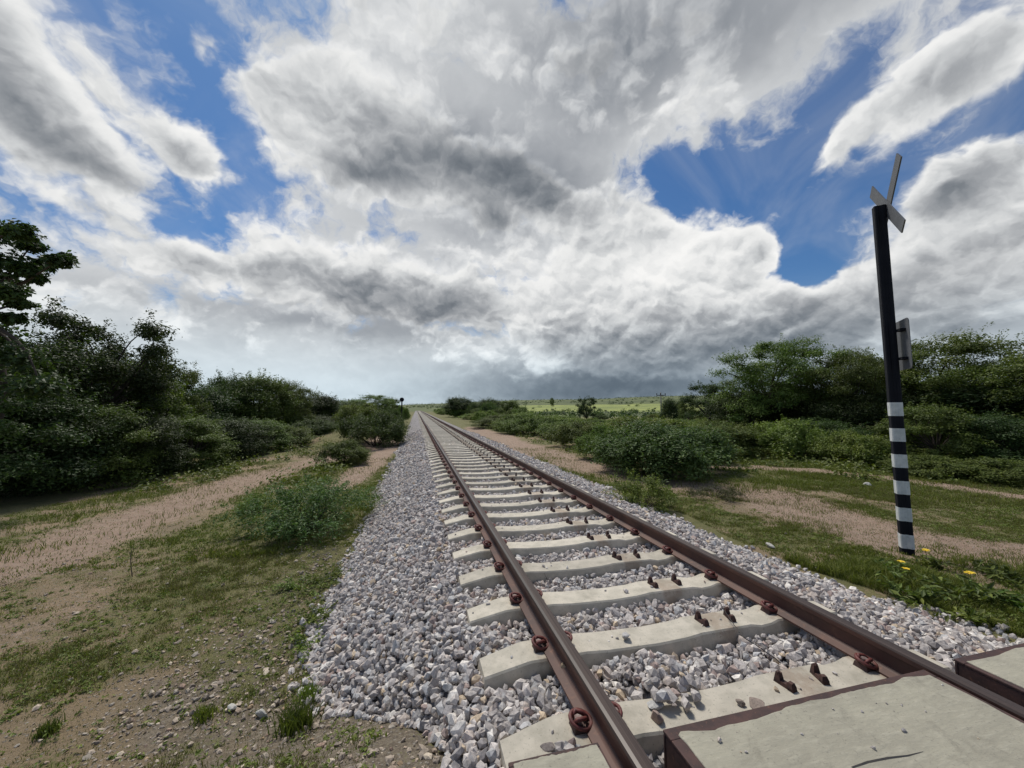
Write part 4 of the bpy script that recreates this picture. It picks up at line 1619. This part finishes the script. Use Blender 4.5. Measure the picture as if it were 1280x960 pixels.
def grass_object(name, sets, label, cat, parent=None):
    b = 0
    VV, QQ, TT, CC = [], [], [], []
    for V, q, t_, c in sets:
        VV.append(V)
        QQ.append(q + b)
        TT.append(t_ + b)
        CC.append(c)
        b += len(V)
    V, q, t_, c = map(np.concatenate, (VV, QQ, TT, CC))
    o = mesh_np(name, V, np.concatenate([q.ravel(), t_.ravel()]), np.concatenate([np.full(len(q), 4), np.full(len(t_), 3)]), M['grass'], parent=parent, col=c)
    if label:
        tag(o, label, cat, kind='stuff')
    return o


r = np.random.default_rng(8)
sets = []
for (n, x0, x1, y0, y1, h0, h1, w, pal) in [
        (420000, -6.0, -0.2, 1.6, 6.5, 0.008, 0.030, 0.0022, 'light'),
        (150000, -7.5, -0.6, 6.0, 16, 0.03, 0.075, 0.0045, 'light'),
        (360000, 3.7, 9.5, 1.7, 7.0, 0.012, 0.045, 0.0026, 'light'),
        (160000, 3.7, 15, 6.5, 16, 0.035, 0.09, 0.005, 'light'),
        (170000, -6.0, -0.2, 1.6, 6.5, 0.012, 0.045, 0.0018, 'straw'),
        (120000, 3.7, 9.5, 1.7, 7.0, 0.015, 0.05, 0.0022, 'straw'),
        (150000, 9, 17, 1.5, 8.5, 0.03, 0.07, 0.004, 'light'),
        (60000, 9, 17, 1.5, 8.5, 0.03, 0.06, 0.004, 'straw'),
        (60000, 3.9, 6.6, 1.9, 3.6, 0.03, 0.09, 0.0035, 'light')]:
    X = r.uniform(x0, x1, n)
    Y = y0 + (y1 - y0) * r.random(n) ** 1.3
    gm_, dm_, _, st_ = masks(X, Y)
    tuft = fbm(X * 9, Y * 9, 141, 3)
    keep = (r.random(n) < gm_ * (0.12 + 0.88 * sst(0.40, 0.66, tuft)) + 0.03) & (X < toe_left(Y) + 0.06) | (r.random(n) < gm_ * (0.15 + 0.85 * sst(0.36, 0.62, tuft)) + 0.03) & (X > toe_right(Y) - 0.05)
    X, Y = X[keep], Y[keep]
    h = r.uniform(h0, h1, len(X)) * (0.6 + 0.8 * sst(0.4, 0.65, fbm(X * 1.1, Y * 1.1, 151, 2)))
    sets.append(blades(X, Y, h, w, pal, r, 0.8))
grass_object('ground_grass', sets, 'short patchy green grass growing over the bare soil on both sides', 'grass')


def grass_tuft(label, px, py, h_, n, ht, spread, pal, name='grass_tuft'):
    x, y = gp(px, py, h_)
    z = tz(x, y)
    rr = np.random.default_rng(int(px * 7 + py))
    X = rr.normal(0, spread, n)
    Y = rr.normal(0, spread, n)
    V, q, t_, c = blades(X + x, Y + y, rr.uniform(0.45, 1, n) * ht, 0.0038, pal, rr, 0.55)
    V = V - np.array([x, y, z])
    o = grass_object(name, [(V, q, t_, c)], None, None)
    o.location = (x, y, z)
    tag(o, label, 'grass tuft', 'grass tufts by the ballast')


grass_tuft('upright green grass tuft at the near toe of the ballast', 371, 902, 1.86, 260, 0.17, 0.045, 'mid')
grass_tuft('smaller grass tuft just behind the upright tuft at the ballast toe', 385, 862, 1.88, 160, 0.10, 0.03, 'light')
grass_tuft('low tuft of bright grass at the bottom left corner', 60, 905, 1.93, 170, 0.09, 0.03, 'mid')
grass_tuft('low bright grass tuft between the corner tuft and the ballast', 255, 890, 1.9, 150, 0.08, 0.03, 'light')


# broad-leaved weeds with yellow flowers by the post
def weed(label, px, py, h_, ht, spread, nl, pal, flowers=(), leaf=0.035, name='flowering_weed', cat='weed', group=None):
    x, y = gp(px, py, h_)
    z = tz(x, y)
    rr = np.random.default_rng(int(px * 3 + py * 5))
    e = empty(name, (x, y, z))
    ns = max(4, nl // 16)
    tips = np.stack([rr.normal(0, spread, ns), rr.normal(0, spread, ns), rr.uniform(0.4, 1, ns) * ht], -1)
    mb = MB()
    for p in tips:
        limb(mb, (p[0] * 0.25, p[1] * 0.25, -0.01), p, 0.0035, 0.0015, 0.15, rr, 4)
    mb.build('stems', M['dry_stem'] if pal == 'olive' else M['leaf_stem'], e, smooth=True)
    k = rr.integers(0, ns, nl)
    tt = rr.uniform(0.35, 1.05, nl)[:, None]
    P = tips[k] * (np.array([0.25, 0.25, 0]) * (1 - tt) + tt) + rr.normal(0, leaf * 0.9, (nl, 3)) * np.array([1, 1, 0.5])
    P[:, 2] = np.maximum(P[:, 2], 0.008)
    N = rr.normal(size=(nl, 3)) * 0.5 + np.array([0, 0, 1.0])
    g = GREENS[pal]
    V, Fa, C = leaf_quads(P, N, leaf * rr.uniform(0.7, 1.4, nl), 0.36, g[rr.integers(0, len(g), nl)] * rr.uniform(0.8, 1.25, (nl, 1)), rr)
    mesh_np('leaves', V, Fa.ravel(), np.full(len(Fa), 4), M['leaf'], parent=e, col=C)
    for (fx_, fy_, fz_) in flowers:
        mb = MB()
        for q in range(5):
            a = 2 * math.pi * q / 5 + fx_ * 9
            c, s_ = math.cos(a), math.sin(a)
            L, w = 0.034, 0.017
            tip = (fx_ + c * L, fy_ + s_ * L, fz_ + 0.008)
            m1 = (fx_ + c * L * 0.55 - s_ * w, fy_ + s_ * L * 0.55 + c * w, fz_ + 0.012)
            m2 = (fx_ + c * L * 0.55 + s_ * w, fy_ + s_ * L * 0.55 - c * w, fz_ + 0.012)
            mb.add([(fx_, fy_, fz_), m2, tip, m1], [(0, 1, 2, 3)])
        mb.tube([(fx_, fy_, -0.0), (fx_, fy_, fz_)], 0.0018, 5, 1)
        mb.build('flower', [M['flower'], M['leaf_stem']], e)
    tag(e, label, cat, group)
    return e


M['leaf_stem'] = mat_two('leaf_stem', (0.07, 0.11, 0.03), (0.10, 0.12, 0.04), 20, 0.7, 0.0)
GW = 'weeds around the crossing post'
weed('leafy weed with one yellow flower close to the right of the post foot', 1162, 712, 1.72, 0.13, 0.09, 90, 'light', [(0.0, 0.02, 0.17), (0.03, 0.04, 0.15)], group=GW)
weed('leafy weed with two yellow flowers in front of the post foot', 1130, 730, 1.72, 0.12, 0.11, 120, 'mid', [(-0.02, 0.0, 0.17), (-0.06, -0.06, 0.13)], group=GW)
weed('lush broad-leaved weed at the ballast edge below the post', 1150, 755, 1.70, 0.15, 0.14, 190, 'mid', group=GW)
weed('lush weed with a yellow flower near the right photo edge', 1216, 755, 1.70, 0.17, 0.14, 220, 'mid', [(0.0, 0.0, 0.23), (0.03, 0.03, 0.21)], group=GW)
weed('lush broad-leaved weed at the right photo edge without flowers', 1265, 765, 1.70, 0.16, 0.15, 200, 'mid', group=GW)
weed('bright leafed weed between the two flowering clumps', 1195, 775, 1.68, 0.12, 0.10, 120, 'light', group=GW)
weed('sparse green weed behind the flowering weeds, near the right photo edge', 1250, 730, 1.72, 0.13, 0.16, 170, 'mid', group=GW)
GWL = 'weeds at the left ballast toe'
weed('bright creeping weed on the ballast toe midway to the sprawling bush', 402, 765, 1.90, 0.07, 0.1375, 380, 'light', leaf=0.020, name='creeping_weed', group=GWL)
weed('bright creeping weed on the ballast toe nearest the grass tuft', 393, 795, 1.90, 0.06, 0.11249999999999999, 380, 'light', leaf=0.020, name='creeping_weed', group=GWL)
weed('green weed on the ballast toe just below the sprawling bush', 415, 722, 1.92, 0.10, 0.17, 420, 'light', leaf=0.022, name='creeping_weed', group=GWL)
weed('green weed spilling off the ballast toe toward the open ground', 375, 735, 1.94, 0.07, 0.17500000000000002, 380, 'light', leaf=0.020, name='creeping_weed', group=GWL)

# dry seedling on the open ground
x, y = gp(166, 716, 1.96)
e = MB()
z = tz(x, y)
rr = np.random.default_rng(4)
limb(e, (0, 0, -0.02), (-0.02, 0, 0.33), 0.006, 0.003, 0, rr)
for a, zz in ((0.3, 0.16), (2.4, 0.20), (4.0, 0.25), (5.3, 0.28)):
    limb(e, (-0.012, 0, zz), (-0.015 + 0.09 * math.cos(a), 0.09 * math.sin(a), zz + 0.08), 0.0035, 0.0015, 0, rr)
tag(e.build('dry_seedling', M['dry_stem'], smooth=True, loc=(x, y, z)), 'thin leafless seedling standing alone on the bare left ground', 'seedling')


def rock(label, px, py, h_, rad, seed, flat=0.6, name='white_rock'):
    x, y = gp(px, py, h_)
    V, Ff, C = stones(np.array([[0, 0, 0.0]]), np.array([rad]), 3, 12, seed, flat)
    V[:, 2] -= V[:, 2].min() * 0.75
    o = mesh_np(name, V, Ff.ravel(), np.full(len(Ff), 3), M['white_rock'], col=C)
    o.location = (x, y, tz(x, y) - rad * 0.08)
    return tag(o, label, 'rock', 'pale rocks on the ground')


rock('pale rock at the foot of the feathery bush left of the post', 1094, 583, 1.80, 0.20, 41)
rock('small white rock on the grass left of the striped post', 1084, 610, 1.80, 0.11, 43)
rock('pale stone in the grass near the rails, right of the ballast', 962, 684, 1.68, 0.045, 47, 0.7)
rock('pale stone half sunk at the bottom left by the ballast toe', 290, 886, 1.92, 0.030, 53, 0.7)
rock('larger pale stone near the upright grass tuft', 327, 890, 1.90, 0.034, 59, 0.7)

# ------------------------------------------------------------------ poles
x, y = at(502.5, 34)
z = tz(x, y)
e = empty('signal_post', (x, y, z))
mb = MB()
mb.tube([(0, 0, -0.3), (0, 0, CAMZ + (510.3 - 500) / F * 34 - z)], 0.055, 8)
mb.build('pole', M['post_black'], e, smooth=False)
mb = MB()
zz = CAMZ + (510.3 - 499.6) / F * 34 - z
ring = [(0.19 * math.cos(2 * math.pi * k / 16), 0.19 * math.sin(2 * math.pi * k / 16)) for k in range(16)]
mb.prism(ring, -0.03, 0.03, fn=lambda v: (v[0], v[2] - 0.09, zz + v[1]))
mb.build('disc', M['post_black'], e)
tag(e, 'slim dark post with a round disc on top beside the far rails', 'signal post')


def utility_pole(label, px, D, top, base_drop=0.0, arm=1.1, rad=0.11):
    x, y = at(px, D)
    z = tz(x, y) - base_drop
    H = CAMZ + (510.3 - top) / F * D - z
    e = empty('utility_pole', (x, y, z))
    mb = MB()
    mb.tube([(0, 0, -0.3), (0, 0, H)], [rad * 1.25, rad * 0.8], 8)
    mb.build('pole', M['pole_wood'], e, smooth=True)
    mb = MB()
    mb.box(-arm, arm, -0.13, -0.06, H - 0.55, H - 0.40)
    o = mb.build('crossarm', M['pole_wood'], e)
    for q in (-0.9, -0.1, 0.9):
        m2 = MB()
        m2.tube([(arm * q, -0.095, H - 0.40), (arm * q, -0.095, H - 0.15)], [0.05, 0.08], 8)
        m2.build('insulator', M['post_black'], e, smooth=True)
    e.rotation_euler = (0, 0, R(-15))
    tag(e, label, 'utility pole', 'utility poles in the scrub')


utility_pole('pale utility pole with a crossarm right of the bright field', 826, 62, 490.5, 0.0, 0.75, 0.10)
utility_pole('tiny distant utility pole above the left thicket, nearer the rounded tree', 436, 150, 498.5, 0, 1.3, 0.2)
utility_pole('tiny distant utility pole above the left thicket, left of its twin', 421, 165, 501, 0, 1.3, 0.2)
for px, top, lab in ((788.5, 529, 'thin pale fence post in the scrub, left one of the pair'), (798.5, 528, 'thicker pale fence post in the scrub, right one of the pair')):
    x, y = at(px, 26)
    z = tz(x, y)
    mb = MB()
    w = 0.05 if px < 790 else 0.085
    mb.box(-w, w, -w, w, -0.2, CAMZ + (510.3 - top) / F * 26 - z, 0, 0.006)
    tag(mb.build('fence_post', M['white_rock'], loc=(x, y, z)), lab, 'fence post', 'fence posts in the scrub')

# ------------------------------------------------------------------ light and sky
SUN_AZ, SUN_EL = R(-14), R(60)
sd = bpy.data.lights.new('sun', 'SUN')
sd.energy = 2.4
sd.angle = R(11)
sd.color = (1.0, 0.95, 0.86)
so = link(bpy.data.objects.new('sun', sd))
dirv = Vector((math.sin(SUN_AZ) * math.cos(SUN_EL), math.cos(SUN_AZ) * math.cos(SUN_EL), math.sin(SUN_EL)))
so.rotation_euler = dirv.to_track_quat('Z', 'Y').to_euler()
so.location = (0, 0, 30)

w = bpy.data.worlds.new('World')
scene.world = w
w.use_nodes = True
t = NT(w.node_tree)
out = t.n('ShaderNodeOutputWorld')
bg = t.n('ShaderNodeBackground')
t.l(bg.outputs[0], out.inputs[0])
SKYK = 0.10
bg.inputs['Strength'].default_value = SKYK
sky = t.n('ShaderNodeTexSky', sky_type='NISHITA')
sky.sun_disc = False
sky.sun_elevation = SUN_EL
sky.sun_rotation = SUN_AZ
sky.air_density = 1.1
sky.dust_density = 0.6
sky.ozone_density = 1.6
tcg = t.n('ShaderNodeTexCoord').outputs['Generated']
d = t.vm('NORMALIZE', tcg)
sx = t.n('ShaderNodeSeparateXYZ')
t.l(d, sx.inputs[0])
dx, dy, dz = sx.outputs
az = t.m('ARCTAN2', dx, dy)
el = t.m('ARCSINE', dz)
cmb = t.n('ShaderNodeCombineXYZ')
t.l(az, cmb.inputs[0])
t.l(el, cmb.inputs[1])
AE = cmb.outputs[0]


def blob_sum(blobs, vec):
    """smooth elliptical patches of cloud at fixed directions of the sky"""
    acc = 0.0
    sv = t.n('ShaderNodeSeparateXYZ')
    t.l(vec, sv.inputs[0])
    for px, py, rx, ry, rot, wt in blobs:
        a0, e0 = azel(px, py)
        a1, e1 = azel(px + 10, py)
        a2, e2 = azel(px, py + 10)
        jx, jy = (abs(a1 - a0) / 10), (abs(e2 - e0) / 10)
        mp = t.n('ShaderNodeMapping', vector_type='TEXTURE')
        # z only carries the running sum along, so that the patches are worked out one after another
        cz = t.n('ShaderNodeCombineXYZ')
        t.l(sv.outputs[0], cz.inputs[0])
        t.l(sv.outputs[1], cz.inputs[1])
        t.put(cz.inputs[2], acc)
        t.l(cz.outputs[0], mp.inputs[0])
        mp.inputs['Location'].default_value = (a0, e0, 0)
        mp.inputs['Rotation'].default_value = (0, 0, R(rot))
        mp.inputs['Scale'].default_value = (rx * jx, ry * jy, 1e6)
        q = t.vm('DOT_PRODUCT', mp.outputs[0], mp.outputs[0])
        g_ = t.m('POWER', 0.36788, q)
        acc = t.m('MULTIPLY_ADD', g_, wt, acc)
    return acc


# -- cloud texture on a dome chart (closes up a little towards the horizon)
inv = t.m('DIVIDE', 1.0, t.m('ADD', t.m('MAXIMUM', dz, 0.0), 0.7))
P = t.vm('SCALE', d, scale=inv)
K0 = dirv * (1 / (dirv.z + 0.7))
sunP = (K0.x, K0.y, 0.0)
dl = t.vm('NORMALIZE', t.vm('SUBTRACT', sunP, P))
P2 = t.vm('ADD', P, t.vm('SCALE', dl, scale=0.020))


def noise2(vec, scale, detail, rough, color=False, dist=0.0):
    nd = t.n('ShaderNodeTexNoise', noise_dimensions='2D')
    t.l(vec, nd.inputs['Vector'])
    nd.inputs['Scale'].default_value = scale
    nd.inputs['Detail'].default_value = detail
    nd.inputs['Roughness'].default_value = rough
    nd.inputs['Distortion'].default_value = dist
    return nd.outputs[1] if color else nd.outputs[0]


def voro2(vec, scale, detail, rough):
    vo = t.n('ShaderNodeTexVoronoi', feature='F1', voronoi_dimensions='2D')
    t.l(vec, vo.inputs['Vector'])
    vo.inputs['Scale'].default_value = scale
    vo.inputs['Detail'].default_value = detail
    vo.inputs['Roughness'].default_value = rough
    vo.normalize = True
    return vo.outputs['Distance']


wn = noise2(P, 6.0, 5, 0.62, color=True)
wv = t.vm('SCALE', t.vm('SUBTRACT', wn, (0.5, 0.5, 0.5)), scale=0.10)
Pw, P2w = t.vm('ADD', P, wv), t.vm('ADD', P2, wv)
# the same uneven drift pulls the patches out of their ellipses
wl = noise2(P, 3.2, 5, 0.6, color=True)
AEw = t.vm('ADD', AE, t.vm('SCALE', t.vm('SUBTRACT', wl, (0.5, 0.5, 0.5)), scale=0.22))


def puffs(vec):
    a = noise2(vec, 6.0, 6, 0.54)
    b = voro2(vec, 11.0, 2.4, 0.5)
    return t.m('MULTIPLY_ADD', b, -0.62, t.m('MULTIPLY_ADD', a, 0.8, 0.21))


# -- high, soft back layer
BACK = [
    (180, 45, 130, 66, 0, -1.2), (235, 115, 75, 50, 0, -1.1), (312, 205, 32, 55, 15, -1.1), (255, 262, 95, 28, 0, -0.9), (80, 262, 130, 22, -8, -0.45), (150, 235, 60, 22, 0, -0.35),
    (600, 140, 250, 190, 0, 1.0), (860, 60, 190, 85, 0, 0.75), (930, 120, 110, 50, 0, 0.6), (400, 420, 380, 70, 0, 0.7), (420, 310, 190, 50, 0, 0.55), (700, 300, 120, 60, 0, 0.5),
    (865, 195, 70, 42, -20, -0.85), (960, 235, 120, 44, -12, -0.80), (995, 315, 60, 40, 0, -1.0), (1090, 215, 80, 36, 0, -0.60), (915, 285, 60, 26, 0, -0.6), (1060, 140, 40, 40, 30, -0.25),
    (1180, 100, 140, 50, 22, 0.45), (1265, 190, 60, 18, 0, -0.5), (640, 485, 800, 44, 0, 0.9), (760, 480, 230, 40, 0, 0.9), (1000, 420, 300, 40, 0, 0.4), (352, 322, 26, 16, 0, -0.8), (520, 130, 30, 16, 0, -0.3),
]
# -- heaped clouds in front
FRONT = [
    (55, 130, 105, 72, -35, 1.25), (130, 195, 60, 26, -10, 0.5), (235, 190, 46, 27, -25, 1.15), (5, 60, 60, 50, -30, 0.8), (75, 250, 50, 14, -10, 0.35),
    (430, 165, 120, 60, 28, 0.95), (570, 215, 130, 50, -4, 1.05), (690, 255, 70, 34, -20, 0.8), (600, 285, 36, 26, 0, 0.75), (330, 110, 90, 40, 20, 0.45), (250, 60, 40, 20, 0, 0.35),
    (480, 360, 130, 42, 4, 1.0), (320, 345, 170, 38, 0, 0.72), (200, 320, 90, 30, 0, 0.45), (130, 390, 150, 26, 0, 0.4),
    (800, 350, 120, 72, 0, 1.35), (880, 340, 75, 52, 0, 1.1), (680, 400, 80, 50, 0, 0.85), (850, 430, 210, 40, 0, 0.9), (1000, 385, 110, 44, 0, 1.0), (800, 285, 50, 22, 0, 0.4), (945, 308, 30, 22, 0, 0.9),
    (1190, 120, 140, 42, 22, 0.95), (1080, 165, 60, 24, 20, 0.5), (1220, 325, 140, 72, 12, 1.25), (1240, 235, 70, 34, 0, 0.8), (900, 110, 90, 60, 0, 0.35), (760, 60, 140, 70, 0, 0.55), (560, 40, 120, 50, 0, 0.4),
    (930, 225, 110, 42, -12, -0.75), (1000, 315, 60, 40, 0, -0.8),
]
TONE = [
    (625, 215, 135, 50, -8, -0.50), (455, 205, 70, 26, 10, -0.20), (545, 378, 100, 28, 0, -0.42), (780, 55, 160, 75, 0, -0.42), (1000, 25, 150, 45, 0, -0.18), (610, 288, 40, 24, 0, -0.26),
    (100, 190, 110, 26, -12, -0.36), (10, 140, 60, 40, 0, -0.18), (840, 448, 200, 26, 0, -0.30), (765, 484, 165, 26, 0, -0.62), (1010, 410, 120, 30, 0, -0.26), (300, 400, 220, 16, 0, -0.14),
    (1230, 400, 110, 26, 0, -0.25), (460, 412, 110, 18, 0, -0.20), (1230, 225, 60, 24, 0, -0.10), (720, 320, 40, 25, 0, -0.1),
    (420, 130, 100, 46, 30, 0.22), (620, 120, 80, 50, 0, 0.10), (825, 335, 135, 66, 0, 0.60), (660, 380, 50, 40, 0, 0.22), (1210, 300, 110, 30, 15, 0.22), (85, 85, 100, 30, -38, 0.25),
    (250, 175, 50, 22, 0, 0.2), (330, 312, 190, 22, 0, 0.16), (480, 325, 110, 20, 0, 0.16), (655, 462, 40, 16, 0, 0.22), (600, 440, 60, 16, 0, 0.12), (380, 470, 260, 42, 0, 0.40), (1170, 95, 120, 20, 22, 0.1),
]
covb = blob_sum(BACK, AEw)
AEw2 = t.vm('ADD', AE, t.vm('SCALE', t.vm('SUBTRACT', wl, (0.5, 0.5, 0.5)), scale=0.15))
covf = blob_sum(FRONT, AEw2)
tone = blob_sum(TONE, AEw2)

RAMP = [(0.0, (0.125, 0.145, 0.17)), (0.2, (0.21, 0.23, 0.255)), (0.42, (0.375, 0.39, 0.41)), (0.62, (0.61, 0.625, 0.635)), (0.80, (0.82, 0.825, 0.82)), (1.0, (0.94, 0.935, 0.92))]
n1 = puffs(Pw)
n2 = puffs(P2w)
fine = noise2(Pw, 38.0, 4, 0.6)
nb = noise2(Pw, 9.0, 6, 0.6)
rel = t.m('SUBTRACT', n1, n2)
low = t.ss(el, R(2), R(9), 0.3, 1.0)
# back layer
densb = t.m('ADD', t.m('ADD', covb, 0.02), t.m('MULTIPLY', t.m('SUBTRACT', nb, 0.5), t.ss(el, R(0), R(10), 0.8, 2.4)))
alphab = t.m('MULTIPLY', t.ss(densb, -0.05, 0.62), 0.96)
shb = t.m('ADD', t.m('ADD', t.m('SUBTRACT', 0.82, t.m('MULTIPLY', t.ss(densb, 0.1, 1.8), 0.26)), t.m('MULTIPLY', t.m('SUBTRACT', nb, 0.5), 0.35)), t.m('MULTIPLY_ADD', tone, 0.85, t.m('MULTIPLY', rel, 0.25)))
colb = t.ramp(t.m('MULTIPLY', shb, 0.8), RAMP)
# front layer
densf = t.m('ADD', t.m('SUBTRACT', covf, 0.42), t.m('MULTIPLY', t.ss(el, R(1), R(9), 0.25, 1.0), t.m('MULTIPLY_ADD', t.m('SUBTRACT', n1, 0.27), 1.9, t.m('MULTIPLY', t.m('SUBTRACT', fine, 0.5), 0.30))))
alphaf = t.ss(densf, -0.03, 0.42)
shf = t.m('ADD', t.m('ADD', t.m('SUBTRACT', 1.00, t.m('MULTIPLY', t.ss(densf, 0.0, 1.3), 0.46)), t.m('MULTIPLY', t.m('MULTIPLY', rel, low), 1.7)), tone)
colf = t.ramp(t.m('MULTIPLY', shf, 0.8), RAMP)
ccol = t.mix(alphaf, colb, colf)
alpha = t.m('MAXIMUM', alphaf, alphab)
ccol = t.mix(t.ss(el, R(14), R(1), 0, 1), ccol, t.mix(1.0, ccol, c4(0.84, 0.97, 1.06), 'MULTIPLY'))
csc = t.n('ShaderNodeVectorMath', operation='SCALE')
t.l(ccol, csc.inputs[0])
csc.inputs['Scale'].default_value = 0.75 / SKYK
# clear sky, with pale air low down
skc = t.mix(1.0, sky.outputs[0], c4(0.27, 0.43, 0.60), 'MULTIPLY')
hz = t.ss(el, R(-1), R(17), 0.9, 0.0)
hazec = t.n('ShaderNodeVectorMath', operation='SCALE')
hazec.inputs[0].default_value = (0.50, 0.58, 0.64)
hazec.inputs['Scale'].default_value = 0.80 / SKYK
skc = t.mix(hz, skc, hazec.outputs[0])
veil = t.m('MULTIPLY', t.ss(noise2(P, 4.0, 5, 0.6, dist=0.6), 0.35, 0.75), 0.22)
skc = t.mix(veil, skc, csc.outputs[0])
fin = t.mix(alpha, skc, csc.outputs[0])
# below the horizon: dull earth
below = t.ss(dz, -0.05, 0.0)
fin = t.mix(below, c4(0.9, 0.85, 0.7), fin)
t.l(fin, bg.inputs[0])
w.cycles.sampling_method = 'MANUAL'
w.cycles.sample_map_resolution = 512

# ------------------------------------------------------------------ render settings
scene.render.engine = 'CYCLES'
scene.view_settings.view_transform = 'Standard'
scene.view_settings.look = 'None'
scene.view_settings.exposure = 0.40
scene.view_settings.gamma = 1.0
scene.view_settings.use_curve_mapping = False
scene.cycles.max_bounces = 6
scene.cycles.diffuse_bounces = 3
scene.cycles.glossy_bounces = 3
scene.cycles.transmission_bounces = 3
scene.cycles.use_denoising = True
try:
    scene.cycles.denoiser = 'OPENIMAGEDENOISE'
except Exception:
    pass
